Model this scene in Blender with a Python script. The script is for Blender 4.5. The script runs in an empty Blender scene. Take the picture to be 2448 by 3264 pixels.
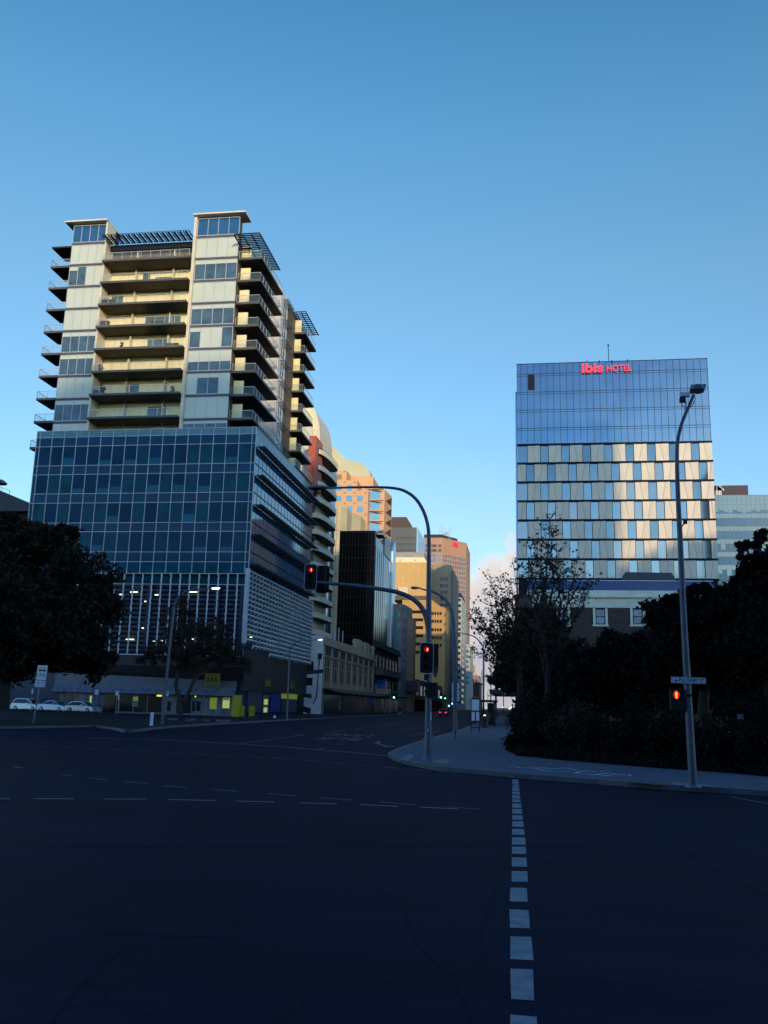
import bpy, math, random
from math import sin, cos, pi, radians, atan2, sqrt, hypot
from mathutils import Vector, Matrix
random.seed(11)
SC = bpy.context.scene
COL = SC.collection

# ------------------------------------------------------------------ camera (calibrated from the building grid)
F, CX, CY, EYE = 2880.0, 1224.0, 1632.0, 2.1
P_, R_, Y_ = radians(12.039), radians(1.478), radians(8.80)
f0 = Vector((-sin(Y_), cos(Y_), 0)); r0 = Vector((cos(Y_), sin(Y_), 0)); u0 = Vector((0, 0, 1))
FWD = f0*cos(P_) + u0*sin(P_); UU = -f0*sin(P_) + u0*cos(P_)
RGT = r0*cos(R_) + UU*sin(R_); UPV = -r0*sin(R_) + UU*cos(R_)
cam_d = bpy.data.cameras.new('camera'); cam = bpy.data.objects.new('camera', cam_d); COL.objects.link(cam)
cam_d.sensor_fit = 'VERTICAL'; cam_d.sensor_height = 36.0; cam_d.lens = 36.0*F/3264.0
cam_d.clip_start = 0.1; cam_d.clip_end = 9000
cam.matrix_world = Matrix(((RGT.x, UPV.x, -FWD.x, 0), (RGT.y, UPV.y, -FWD.y, 0), (RGT.z, UPV.z, -FWD.z, EYE), (0, 0, 0, 1)))
SC.camera = cam

def ray(x, y): return RGT*((x-CX)/F) - UPV*((y-CY)/F) + FWD
def at(x, y, Y):
    d = ray(x, y); t = Y/d.y; return Vector((0, 0, EYE)) + d*t
def atx(x, y, X):
    d = ray(x, y); t = X/d.x; return Vector((0, 0, EYE)) + d*t
def gr(x, y, z=0.0):
    d = ray(x, y); t = (z-EYE)/d.z; return Vector((0, 0, EYE)) + d*t

# ------------------------------------------------------------------ materials
def mat(name, c, rough=.6, metal=0.0, nz=.12, ns=1.0, bump=0.0, bs=8.0, emit=None, es=0.0, ior=1.5, spec=.5, nd=3.0, stretch=None):
    m = bpy.data.materials.new(name); m.use_nodes = True
    nt = m.node_tree; b = nt.nodes['Principled BSDF']
    b.inputs['Roughness'].default_value = rough; b.inputs['Metallic'].default_value = metal
    b.inputs['IOR'].default_value = ior; b.inputs['Specular IOR Level'].default_value = spec
    tc = nt.nodes.new('ShaderNodeTexCoord'); vec = tc.outputs['Object']
    if stretch:
        mp = nt.nodes.new('ShaderNodeMapping'); mp.inputs['Scale'].default_value = stretch
        nt.links.new(vec, mp.inputs['Vector']); vec = mp.outputs['Vector']
    if nz > 0:
        n = nt.nodes.new('ShaderNodeTexNoise'); n.inputs['Scale'].default_value = ns; n.inputs['Detail'].default_value = nd
        nt.links.new(vec, n.inputs['Vector'])
        cr = nt.nodes.new('ShaderNodeValToRGB')
        cr.color_ramp.elements[0].position = .3; cr.color_ramp.elements[1].position = .7
        cr.color_ramp.elements[0].color = (*[x*(1-nz) for x in c], 1); cr.color_ramp.elements[1].color = (*[min(1, x*(1+nz)) for x in c], 1)
        nt.links.new(n.outputs['Fac'], cr.inputs['Fac']); nt.links.new(cr.outputs['Color'], b.inputs['Base Color'])
    else:
        b.inputs['Base Color'].default_value = (*c, 1)
    if bump > 0:
        n2 = nt.nodes.new('ShaderNodeTexNoise'); n2.inputs['Scale'].default_value = bs; n2.inputs['Detail'].default_value = 4
        nt.links.new(vec, n2.inputs['Vector'])
        bp = nt.nodes.new('ShaderNodeBump'); bp.inputs['Strength'].default_value = bump; bp.inputs['Distance'].default_value = .02
        nt.links.new(n2.outputs['Fac'], bp.inputs['Height']); nt.links.new(bp.outputs['Normal'], b.inputs['Normal'])
    if emit:
        b.inputs['Emission Color'].default_value = (*emit, 1); b.inputs['Emission Strength'].default_value = es
    return m

def brick_mat(name, c1, c2, cm, scale=1.0, rough=.8, w=.5, h=.25, wave=None):
    m = mat(name, c1, rough, nz=0); nt = m.node_tree; b = nt.nodes['Principled BSDF']
    tc = nt.nodes.new('ShaderNodeTexCoord'); sp = nt.nodes.new('ShaderNodeSeparateXYZ'); nt.links.new(tc.outputs['Object'], sp.inputs[0])
    ad = nt.nodes.new('ShaderNodeMath'); nt.links.new(sp.outputs['X'], ad.inputs[0]); nt.links.new(sp.outputs['Y'], ad.inputs[1])
    cb = nt.nodes.new('ShaderNodeCombineXYZ'); nt.links.new(ad.outputs[0], cb.inputs['X']); nt.links.new(sp.outputs['Z'], cb.inputs['Y'])
    bt = nt.nodes.new('ShaderNodeTexBrick'); bt.inputs['Color1'].default_value = (*c1, 1); bt.inputs['Color2'].default_value = (*c2, 1); bt.inputs['Mortar'].default_value = (*cm, 1)
    bt.inputs['Scale'].default_value = scale; bt.inputs['Brick Width'].default_value = w; bt.inputs['Row Height'].default_value = h; bt.inputs['Mortar Size'].default_value = .015
    nt.links.new(cb.outputs[0], bt.inputs['Vector']); nt.links.new(bt.outputs['Color'], b.inputs['Base Color'])
    return m

# ------------------------------------------------------------------ mesh builder
ORG = {}
class MB:
    def __init__(s): s.v = []; s.f = []; s.mi = []; s.sm = []
    def add(s, vs, fs, mi=0, smooth=False):
        o = len(s.v); s.v += [tuple(p) for p in vs]
        for f in fs: s.f.append(tuple(i+o for i in f)); s.mi.append(mi); s.sm.append(smooth)
        return s
    def quad(s, a, b, c, d, mi=0): return s.add((a, b, c, d), ((0, 1, 2, 3),), mi)
    def box(s, x0, x1, y0, y1, z0, z1, mi=0):
        return s.add([(x0,y0,z0),(x1,y0,z0),(x1,y1,z0),(x0,y1,z0),(x0,y0,z1),(x1,y0,z1),(x1,y1,z1),(x0,y1,z1)],
                     [(3,2,1,0),(4,5,6,7),(0,1,5,4),(1,2,6,5),(2,3,7,6),(3,0,4,7)], mi)
    def obox(s, c, ax, ay, az, mi=0):      # centre and three half-axis vectors
        c, ax, ay, az = map(Vector, (c, ax, ay, az)); q = []
        for sz in (-1, 1):
            for sx, sy in ((-1,-1),(1,-1),(1,1),(-1,1)): q.append(c+ax*sx+ay*sy+az*sz)
        return s.add(q, [(3,2,1,0),(4,5,6,7),(0,1,5,4),(1,2,6,5),(2,3,7,6),(3,0,4,7)], mi)
    def extr(s, poly, d, mi=0):            # 3-D polygon extruded along d
        d = Vector(d); n = len(poly); p = [Vector(q) for q in poly]
        return s.add(p+[q+d for q in p], [tuple(range(n-1,-1,-1)), tuple(range(n, 2*n))]+[(i,(i+1)%n,(i+1)%n+n,i+n) for i in range(n)], mi)
    def prism(s, poly, z0, z1, mi=0): return s.extr([(x, y, z0) for x, y in poly], (0, 0, z1-z0), mi)
    def bar(s, a, b, w, h=None, mi=0):     # square bar between two points
        a, b = Vector(a), Vector(b); d = b-a; h = h or w
        if d.length < 1e-6: return s
        t = d.normalized(); up = Vector((0,0,1)) if abs(t.z) < .95 else Vector((0,1,0))
        sd = t.cross(up).normalized(); u2 = sd.cross(t)
        return s.obox((a+b)/2, d/2, sd*w/2, u2*h/2, mi)
    def tube(s, pts, rad, n=8, mi=0, cap=True, smooth=True):
        pts = [Vector(p) for p in pts]
        if not hasattr(rad, '__len__'): rad = [rad]*len(pts)
        vs = []; fs = []; prev = None
        for i, p in enumerate(pts):
            t = (pts[min(i+1, len(pts)-1)]-pts[max(i-1, 0)])
            t = t.normalized() if t.length > 1e-9 else Vector((0,0,1))
            if prev is None: a = t.cross(Vector((0,1,0)) if abs(t.y) < .9 else Vector((1,0,0))).normalized()
            else:
                a = prev - t*prev.dot(t); a = a.normalized() if a.length > 1e-6 else t.orthogonal().normalized()
            prev = a; b = t.cross(a)
            for k in range(n):
                w = 2*pi*k/n; vs.append(p+(a*cos(w)+b*sin(w))*rad[i])
        for i in range(len(pts)-1):
            for k in range(n):
                k2 = (k+1) % n; fs.append((i*n+k, i*n+k2, (i+1)*n+k2, (i+1)*n+k))
        s.add(vs, fs, mi, smooth)
        if cap:
            s.add(vs[:n], [tuple(range(n-1,-1,-1))], mi); s.add(vs[-n:], [tuple(range(n))], mi)
        return s
    def lathe(s, prof, c, n=12, mi=0, axis='z', smooth=True):   # prof: (radius, height) pairs
        c = Vector(c); vs = []; fs = []
        for r, h in prof:
            for k in range(n):
                w = 2*pi*k/n
                if axis == 'z': vs.append(c+Vector((r*cos(w), r*sin(w), h)))
                elif axis == 'y': vs.append(c+Vector((r*cos(w), h, r*sin(w))))
                else: vs.append(c+Vector((h, r*cos(w), r*sin(w))))
        m = len(prof)
        for i in range(m-1):
            for k in range(n):
                k2 = (k+1) % n; fs.append((i*n+k, i*n+k2, (i+1)*n+k2, (i+1)*n+k))
        return s.add(vs, fs, mi, smooth)
    def ell(s, c, rx, ry, rz, n=10, m=6, mi=0):
        c = Vector(c); vs = []; fs = []
        for i in range(m+1):
            a = -pi/2+pi*i/m
            for k in range(n):
                w = 2*pi*k/n; vs.append(c+Vector((rx*cos(a)*cos(w), ry*cos(a)*sin(w), rz*sin(a))))
        for i in range(m):
            for k in range(n):
                k2 = (k+1) % n; fs.append((i*n+k, i*n+k2, (i+1)*n+k2, (i+1)*n+k))
        return s.add(vs, fs, mi, True)
    def build(s, name, mats, parent=None, origin=None):
        if not isinstance(mats, (list, tuple)): mats = [mats]
        if parent is not None: o = Vector(ORG.get(parent.name, (0,0,0)))
        else: o = Vector(origin) if origin is not None else Vector((0,0,0))
        me = bpy.data.meshes.new(name)
        me.from_pydata([(x-o.x, y-o.y, z-o.z) for x, y, z in s.v], [], s.f)
        for m in mats: me.materials.append(m)
        if len(mats) > 1: me.polygons.foreach_set('material_index', s.mi)
        if any(s.sm): me.polygons.foreach_set('use_smooth', s.sm)
        me.update()
        ob = bpy.data.objects.new(name, me); COL.objects.link(ob)
        if parent is not None:
            ob.parent = parent; ORG[ob.name] = tuple(o)
        else:
            ob.location = o; ORG[ob.name] = tuple(o)
        return ob

def tag(o, label=None, cat=None, group=None, kind=None):
    if label: o['label'] = label
    if cat: o['category'] = cat
    if group: o['group'] = group
    if kind: o['kind'] = kind
    return o
def thing(name, label, cat, loc, group=None, rz=None):
    """Empty at the thing's base.  rz given: its parts are written in local coordinates."""
    o = bpy.data.objects.new(name, None); COL.objects.link(o); o.empty_display_size = .3
    o.location = loc; ORG[o.name] = tuple(loc) if rz is None else (0,0,0)
    if rz is not None: o.rotation_euler = (0, 0, rz)
    return tag(o, label, cat, group)
def kids(o): return [c for c in COL.objects if c.parent == o]
def dup(root, loc, label, rz=None):
    """copy of a thing with copies of its parts and sub-parts"""
    r = root.copy(); COL.objects.link(r); r.location = loc; r['label'] = label
    if rz is not None: r.rotation_euler = (0, 0, rz)
    for ch in kids(root):
        c = ch.copy(); COL.objects.link(c); c.parent = r
        for g in kids(ch):
            d = g.copy(); COL.objects.link(d); d.parent = c
    return r

def text_mb(mb, body, p, right, up, size, depth=.02, width=None, mi=0, align='CENTER', bold=0.0, out=None):
    """letters as real geometry: p = centre (or left) of the base line, right/up unit vectors"""
    cu = bpy.data.curves.new('lettering', 'FONT'); cu.body = body; cu.size = 1.0; cu.extrude = .5; cu.offset = bold
    cu.align_x = 'LEFT'; cu.resolution_u = 3
    ob = bpy.data.objects.new('lettering', cu); COL.objects.link(ob)
    bpy.context.view_layer.update()
    me = bpy.data.meshes.new_from_object(ob.evaluated_get(bpy.context.evaluated_depsgraph_get()))
    xs = [v.co.x for v in me.vertices]; x0, x1 = min(xs), max(xs)
    hs = [v.co.y for v in me.vertices]; hh = max(hs)
    right, up = Vector(right).normalized(), Vector(up).normalized(); nrm = right.cross(up)
    ky = size/max(hh, 1e-3); kx = (width/(x1-x0)) if width else ky
    off = -(x1-x0)/2 if align == 'CENTER' else 0
    vs = [Vector(p)+right*((v.co.x-x0+off)*kx)+up*(v.co.y*ky)+nrm*(v.co.z*depth) for v in me.vertices]
    mb.add(vs, [tuple(q.vertices) for q in me.polygons], mi)
    bpy.data.objects.remove(ob); bpy.data.meshes.remove(me); bpy.data.curves.remove(cu)
    return mb
def smooth(pts, k=4):
    P = [Vector(p) for p in pts]; out = []
    for i in range(len(P)-1):
        a, b, c, d = P[max(i-1,0)], P[i], P[i+1], P[min(i+2,len(P)-1)]
        for j in range(k):
            t = j/k; out.append(.5*((2*b)+(c-a)*t+(2*a-5*b+4*c-d)*t*t+(3*b-a-3*c+d)*t**3))
    return out+[P[-1]]
def resamp(r, n): 
    m = len(r)-1; o = []
    for i in range(n): t = i/(n-1)*m; j = min(int(t), m-1); o.append(r[j]+(r[j+1]-r[j])*(t-j))
    return o
X_, Y3, Z_ = Vector((1,0,0)), Vector((0,1,0)), Vector((0,0,1))
EXPO = 0.0
SKY_RAMP = ((0.0,(2.1,2.2,2.3)), (.25,(2.1,2.35,2.45)), (.448,(2.1,2.58,2.48)), (.566,(1.71,2.62,2.67)), (.65,(1.32,2.44,2.59)), (1.0,(.55,1.3,2.0)))
SKY_EAST = ((0.0,(4.0,4.6,4.8)), (.22,(3.9,4.6,5.0)), (.40,(1.8,2.4,3.2)), (.62,(.42,.9,1.8)), (1.0,(.38,1.0,2.1)))
CL_U, CL_V, CL_K, CL_S = .015, .190, 9.0, 9.2
# ------------------------------------------------------------------ light
SUN_A, SUN_E = radians(22), radians(9.3)
S_DIR = Vector((sin(SUN_A)*cos(SUN_E), -cos(SUN_A)*cos(SUN_E), sin(SUN_E)))     # towards the sun (behind, to the right)
sd = bpy.data.lights.new('sun', 'SUN'); sun = bpy.data.objects.new('sun', sd); COL.objects.link(sun)
sd.energy = 2.75; sd.angle = radians(.53); sd.color = (1.0, .74, .43)
sun.rotation_euler = S_DIR.to_track_quat('Z', 'Y').to_euler(); sun.location = (40, -60, 120)

W = bpy.data.worlds.new('World'); SC.world = W; W.use_nodes = True
nt = W.node_tree; nd = nt.nodes; lk = nt.links
bg = nd['Background']; bg.inputs['Strength'].default_value = .10
sky = nd.new('ShaderNodeTexSky'); sky.sky_type = 'NISHITA'; sky.sun_disc = False
sky.sun_elevation = SUN_E; sky.sun_rotation = atan2(S_DIR.x, S_DIR.y)
sky.air_density = 1.0; sky.dust_density = .35; sky.ozone_density = 2.6; sky.altitude = 50
def math_n(op, a, b=None, c=None, clamp=False):
    n = nd.new('ShaderNodeMath'); n.operation = op; n.use_clamp = clamp
    for i, v in enumerate((a, b, c)):
        if v is None: continue
        if isinstance(v, (int, float)): n.inputs[i].default_value = v
        else: lk.new(v, n.inputs[i])
    return n.outputs[0]
def mixc(f, a, b, mode='MIX'):
    n = nd.new('ShaderNodeMix'); n.data_type = 'RGBA'; n.blend_type = mode
    if isinstance(f, (int, float)): n.inputs[0].default_value = f
    else: lk.new(f, n.inputs[0])
    for i, v in ((6, a), (7, b)):
        if isinstance(v, tuple): n.inputs[i].default_value = v
        else: lk.new(v, n.inputs[i])
    return n.outputs[2]
tcs = nd.new('ShaderNodeTexCoord'); sps = nd.new('ShaderNodeSeparateXYZ'); lk.new(tcs.outputs['Generated'], sps.inputs[0])
grd = nd.new('ShaderNodeValToRGB'); lk.new(math_n('MULTIPLY', sps.outputs['Z'], 1.0, clamp=True), grd.inputs['Fac'])
for i, (pos, c) in enumerate(SKY_RAMP):
    e = grd.color_ramp.elements[i] if i < 2 else grd.color_ramp.elements.new(pos)
    e.position = pos; e.color = (*[x/4 for x in c], 1)
west = mixc(1.0, grd.outputs['Color'], (4, 4, 4, 1), 'MULTIPLY')
gre = nd.new('ShaderNodeValToRGB'); lk.new(math_n('MULTIPLY', sps.outputs['Z'], 1.0, clamp=True), gre.inputs['Fac'])
for i, (pos, c) in enumerate(SKY_EAST):
    e = gre.color_ramp.elements[i] if i < 2 else gre.color_ramp.elements.new(pos)
    e.position = pos; e.color = (*[x/8 for x in c], 1)
east = mixc(1.0, gre.outputs['Color'], (8, 8, 8, 1), 'MULTIPLY')
gain = mixc(math_n('MULTIPLY_ADD', sps.outputs['Y'], 1.4, .55, clamp=True), east, west)
tinted = mixc(1.0, sky.outputs[0], gain, 'MULTIPLY')
# distant cumulus low over the far end of the street, by direction
tc = nd.new('ShaderNodeTexCoord'); sp = nd.new('ShaderNodeSeparateXYZ'); lk.new(tc.outputs['Generated'], sp.inputs[0])
yy = math_n('MAXIMUM', sp.outputs['Y'], .05)
uu = math_n('DIVIDE', sp.outputs['X'], yy); vv = math_n('DIVIDE', sp.outputs['Z'], yy)
front = math_n('GREATER_THAN', sp.outputs['Y'], .3)
cb = nd.new('ShaderNodeCombineXYZ'); lk.new(uu, cb.inputs[0]); lk.new(vv, cb.inputs[1])
def noise(scale, detail, rough=.55, dist=0.0):
    n = nd.new('ShaderNodeTexNoise'); n.inputs['Scale'].default_value = scale; n.inputs['Detail'].default_value = detail
    n.inputs['Roughness'].default_value = rough; n.inputs['Distortion'].default_value = dist
    lk.new(cb.outputs[0], n.inputs['Vector']); return n.outputs['Fac']
nA = noise(20, 8, .58, .4); nB = noise(60, 6, .6)
d_ = math_n('SUBTRACT', uu, CL_U); top = math_n('SUBTRACT', CL_V, math_n('MULTIPLY', math_n('MULTIPLY', d_, d_), CL_K))
top = math_n('ADD', top, math_n('MULTIPLY', math_n('SUBTRACT', nA, .5), .15))
cov = math_n('MULTIPLY', math_n('SUBTRACT', top, vv), 45.0, clamp=True)
cov = math_n('MULTIPLY', cov, math_n('MULTIPLY_ADD', nB, 1.1, .45, clamp=True), clamp=True)
cov = math_n('MULTIPLY', cov, math_n('MULTIPLY', math_n('SUBTRACT', .34, math_n('ABSOLUTE', d_)), 9.0, clamp=True))
cov = math_n('MULTIPLY', cov, front)
lit = math_n('MULTIPLY_ADD', math_n('SUBTRACT', top, vv), -13.0, 1.1, clamp=True)
lit = math_n('MULTIPLY', lit, math_n('MULTIPLY_ADD', nB, 1.3, .35, clamp=True))
ccol = mixc(lit, (*[x*CL_S for x in (.56, .53, .62)], 1), (*[x*CL_S for x in (1.05, .92, .80)], 1))
# thin pinkish veil near the horizon
veil = math_n('MULTIPLY', math_n('MULTIPLY', math_n('SUBTRACT', .30, vv), 3.2, clamp=True), math_n('MULTIPLY_ADD', nA, 2.2, -.55, clamp=True))
veil = math_n('MULTIPLY', math_n('MULTIPLY', veil, math_n('MULTIPLY', math_n('SUBTRACT', .26, math_n('ABSOLUTE', math_n('ADD', uu, .06))), 7.0, clamp=True)), .75)
skyc = mixc(veil, tinted, (*[x*CL_S for x in (.72, .70, .80)], 1))
skyc = mixc(math_n('MULTIPLY', cov, .93), skyc, ccol)
lk.new(skyc, bg.inputs['Color'])

SC.view_settings.view_transform = 'Standard'; SC.view_settings.look = 'None'
SC.view_settings.gamma = 1; SC.view_settings.exposure = EXPO; SC.view_settings.use_curve_mapping = False
SC.render.engine = 'CYCLES'; SC.cycles.use_denoising = True
SC.cycles.max_bounces = 5; SC.cycles.diffuse_bounces = 2; SC.cycles.glossy_bounces = 3; SC.cycles.transmission_bounces = 4; SC.cycles.transparent_max_bounces = 8
SC.cycles.caustics_reflective = False; SC.cycles.caustics_refractive = False
SC.cycles.sample_clamp_indirect = 4

# ------------------------------------------------------------------ shared materials
M = {}
def mm(k, *a, **kw): M[k] = mat(k, *a, **kw); return M[k]
mm('asphalt', (.0115,.0112,.0195), .9, spec=.12, nz=.22, ns=.35, bump=.5, bs=60, nd=6)
def asphalt_mat():
    m = mat('asphalt', (.011,.0118,.027), .8, nz=.0, spec=.07); nt = m.node_tree; b = nt.nodes['Principled BSDF']; L_ = nt.links
    tc = nt.nodes.new('ShaderNodeTexCoord'); ob = tc.outputs['Object']
    def nz_(s, d, st=None):
        v = ob
        if st:
            mp = nt.nodes.new('ShaderNodeMapping'); mp.inputs['Scale'].default_value = st; L_.new(ob, mp.inputs['Vector']); v = mp.outputs[0]
        n = nt.nodes.new('ShaderNodeTexNoise'); n.inputs['Scale'].default_value = s; n.inputs['Detail'].default_value = d; L_.new(v, n.inputs['Vector']); return n.outputs['Fac']
    def ramp(f, stops):
        r = nt.nodes.new('ShaderNodeValToRGB'); L_.new(f, r.inputs['Fac'])
        for i, (p, c) in enumerate(stops):
            e = r.color_ramp.elements[i] if i < 2 else r.color_ramp.elements.new(p)
            e.position = p; e.color = (c, c, c, 1)
        return r.outputs['Color']
    def mul(a, c):
        n = nt.nodes.new('ShaderNodeMix'); n.data_type = 'RGBA'; n.blend_type = 'MULTIPLY'; n.inputs[0].default_value = 1
        for i, v in ((6, a), (7, c)):
            if isinstance(v, tuple): n.inputs[i].default_value = v
            else: L_.new(v, n.inputs[i])
        return n.outputs[2]
    col = mul((.0085,.0090,.031,1), ramp(nz_(.16, 5), [(.32,.80),(.68,1.25)]))          # broad patches
    col = mul(col, ramp(nz_(1, 4, (.10,1.1,1)), [(.35,.80),(.65,1.22)]))                   # tyre-polished bands
    col = mul(col, ramp(nz_(55, 2), [(.30,.55),(.55,1.0),(.75,1.7)]))                       # grit
    vo = nt.nodes.new('ShaderNodeTexVoronoi'); vo.feature = 'DISTANCE_TO_EDGE'; vo.inputs['Scale'].default_value = .33
    wn = nt.nodes.new('ShaderNodeTexNoise'); wn.inputs['Scale'].default_value = 1.2; wn.inputs['Detail'].default_value = 5; L_.new(ob, wn.inputs['Vector'])
    mx = nt.nodes.new('ShaderNodeMix'); mx.data_type = 'VECTOR'; mx.inputs[0].default_value = .35; L_.new(ob, mx.inputs[4]); L_.new(wn.outputs['Color'], mx.inputs[5]); L_.new(mx.outputs[1], vo.inputs['Vector'])
    col = mul(col, ramp(vo.outputs['Distance'], [(.0,.45),(.007,1.0)]))                     # hairline cracks
    L_.new(col, b.inputs['Base Color'])
    bp = nt.nodes.new('ShaderNodeBump'); bp.inputs['Strength'].default_value = .5; bp.inputs['Distance'].default_value = .012; L_.new(nz_(70, 3), bp.inputs['Height']); L_.new(bp.outputs['Normal'], b.inputs['Normal'])
    return m
M['asphalt'] = asphalt_mat()
mm('patch_asphalt', (.0072,.0076,.025), .8, nz=.3, ns=2, bump=.5, bs=60, spec=.07); mm('iron_cover', (.010,.010,.012), .55, metal=.4, nz=.4, ns=8)
mm('soil', (.012,.011,.010), .95, nz=.4, ns=2)
mm('concrete_path', (.090,.105,.145), .85, nz=.15, ns=.8, bump=.3, bs=40, nd=5)
mm('kerb_concrete', (.115,.125,.15), .8, nz=.2, ns=1.5, bump=.2, bs=30)
mm('road_paint', (.215,.24,.275), .7, nz=.30, ns=5, nd=6)
mm('worn_paint', (.105,.115,.14), .8, nz=.45, ns=4, nd=6)
mm('galv', (.22,.24,.27), .45, metal=.6, nz=.12, ns=3)
mm('pole_grey', (.125,.145,.19), .5, metal=.35, nz=.2, ns=4)
mm('black_paint', (.008,.008,.009), .5, nz=0)
mm('black_board', (.006,.006,.007), .7, nz=0)
mm('white_border', (.62,.63,.66), .5, nz=0)
mm('sign_white', (.82,.85,.88), .55, nz=.05)
mm('sign_black', (.01,.01,.012), .5, nz=0)
mm('sign_blue_text', (.01,.03,.16), .5, nz=0)
mm('teal_sign', (.03,.20,.24), .5, nz=0)
mm('lamp_on', (.8,.8,.8), .4, nz=0, emit=(1,.96,.90), es=9)
mm('red_dim', (.2,.005,.008), .3, nz=0, emit=(1,.02,.05), es=.30)
mm('red_hot', (.5,.02,.02), .3, nz=0, emit=(1,.16,.12), es=4.5)
mm('red_man', (.5,.05,.02), .3, nz=0, emit=(1,.20,.04), es=3.2)
mm('red_halo', (.3,.01,.005), .5, nz=0, emit=(1,.02,.01), es=.5)
mm('green_on', (.02,.4,.3), .3, nz=0, emit=(.18,1,.72), es=6)
mm('blue_on', (.02,.2,.4), .3, nz=0, emit=(.25,.6,1), es=3)
mm('tail_red', (.4,.01,.02), .3, nz=0, emit=(1,.03,.10), es=2.2)
mm('tube_light', (.8,.8,.7), .4, nz=0, emit=(1,.93,.62), es=2.2)
mm('lens_dark', (.02,.02,.02), .2, nz=0)
mm('bark', (.040,.033,.029), .95, nz=.4, ns=6, bump=.8, bs=25)
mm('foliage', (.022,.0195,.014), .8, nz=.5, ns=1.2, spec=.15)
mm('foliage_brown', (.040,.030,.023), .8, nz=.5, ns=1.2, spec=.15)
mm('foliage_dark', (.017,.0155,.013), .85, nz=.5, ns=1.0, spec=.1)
mm('leaf_autumn', (.060,.038,.022), .75, nz=.5, ns=2.0, spec=.2)
# building materials
mm('glass_dark', (.003,.042,.092), .06, nz=.25, ns=.25, spec=.05)
mm('glass_teal', (.005,.070,.110), .08, nz=.3, ns=.3, spec=.05)
mm('glass_blind', (.010,.11,.18), .12, nz=.2, ns=.4, spec=.10)
mm('glass_spandrel', (.007,.054,.120), .14, nz=.1, ns=.4, spec=.10)
mm('glass_sky', (.02,.09,.19), .05, nz=.15, ns=.3, ior=2.3)
mm('glass_parapet', (.03,.15,.18), .06, nz=.3, ns=.6, ior=1.6)
mm('glass_window', (.070,.125,.165), .05, nz=.3, ns=.7, ior=1.5)
mm('alu_white', (.50,.53,.57), .45, metal=.2, nz=.05)
mm('fin_white', (.48,.53,.58), .5, nz=.15, ns=2)
mm('screen_metal', (.80,.86,.90), .5, metal=.0, nz=.06)
mm('louvre_blue', (.012,.028,.062), .4, metal=.2, nz=.3, ns=.5)
mm('dark_steel', (.012,.016,.026), .7, nz=.2, spec=.2)
mm('panel_cream', (.66,.63,.46), .55, nz=.05, ns=.3)
mm('render_cream', (.70,.64,.50), .75, nz=.06, ns=.5)
mm('render_yellow', (.92,.82,.46), .75, nz=.08, ns=.5)
mm('blind_cream', (.57,.62,.53), .35, nz=.04, ns=.4, ior=1.5)
mm('edge_dark', (.085,.08,.078), .6, nz=.1)
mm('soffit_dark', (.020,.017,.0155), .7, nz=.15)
mm('slab_grey', (.20,.20,.21), .7, nz=.1)
mm('rail_white', (.60,.60,.60), .4, metal=.3, nz=0)
mm('wall_white', (.66,.66,.66), .7, nz=.06, ns=.5)
mm('wall_brown', (.12,.095,.07), .7, nz=.15)
mm('fascia_dark', (.030,.027,.030), .6, nz=.2)
mm('yellow', (.45,.38,.02), .5, nz=.04)
mm('poster_yellow', (.40,.46,.06), .5, nz=.3, ns=3, emit=(.75,.85,.10), es=.10)
mm('poster_lit', (.55,.62,.25), .5, nz=.1, ns=3, emit=(.80,.90,.20), es=.36)
mm('poster_blue', (.02,.05,.25), .5, nz=.5, ns=2)
mm('poster_dark', (.06,.07,.10), .5, nz=.7, ns=2.5, nd=6)
mm('shop_white', (.14,.165,.21), .6, nz=.12, ns=1)
mm('shop_dark', (.008,.010,.014), .2, nz=.5, ns=1)
mm('shop_pale', (.10,.14,.18), .4, nz=.5, ns=1.5)
mm('glow_yellow', (.6,.55,.05), .5, nz=0, emit=(1,.9,.08), es=1.0)
mm('glow_green', (.05,.4,.2), .5, nz=0, emit=(.1,.8,.4), es=.35)
# see-through balustrade glass
def clear_glass(name, c, a):
    m = mat(name, c, .05, nz=0); nt = m.node_tree; b = nt.nodes['Principled BSDF']; b.inputs['Alpha'].default_value = a
    return m
M['balustrade'] = clear_glass('balustrade', (.34,.44,.44), .17)
M['shelter_glass'] = clear_glass('shelter_glass', (.05,.07,.09), .45)

# ------------------------------------------------------------------ ground, road, paths
g = MB().quad((-6000,-3000,-.06), (6000,-3000,-.06), (6000,8000,-.06), (-6000,8000,-.06)).build('ground', M['soil']); tag(g, kind='structure')
road = MB().quad((-190,-60,0), (110,-60,0), (110,1800,0), (-190,1800,0)).build('road', M['asphalt']); tag(road, kind='structure')

KR = [gr(*p) for p in ((2900,2584),(2448,2538),(2300,2528),(2106,2517),(1900,2500),(1643,2480),(1500,2466),(1382,2456),(1300,2438),(1256,2425),(1237,2412),(1262,2397),(1300,2382),(1353,2364),(1400,2351),(1445,2339))]
KR = [(p.x, p.y) for p in KR] + [(-5.5,110), (-5.5,1500)]
inner = [(40,1500), (40,10)]
tag(MB().prism(KR+inner, -.04, .14).build('footpath', M['concrete_path']), kind='structure')
def strip(pts, w, z0, z1, side):
    mb = MB(); n = len(pts); off = []
    for i in range(n):
        a = Vector(pts[max(i-1,0)]); b = Vector(pts[min(i+1,n-1)]); t = (b-a).normalized()
        off.append((pts[i][0]-t.y*w*side, pts[i][1]+t.x*w*side))
    for i in range(n-1):
        a, b, c, d = pts[i], pts[i+1], off[i+1], off[i]
        mb.add([(a[0],a[1],z0),(b[0],b[1],z0),(c[0],c[1],z0),(d[0],d[1],z0),(a[0],a[1],z1),(b[0],b[1],z1),(c[0],c[1],z1),(d[0],d[1],z1)],
               [(4,5,6,7),(0,1,5,4),(1,2,6,5),(2,3,7,6),(3,0,4,7)])
    return mb
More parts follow.
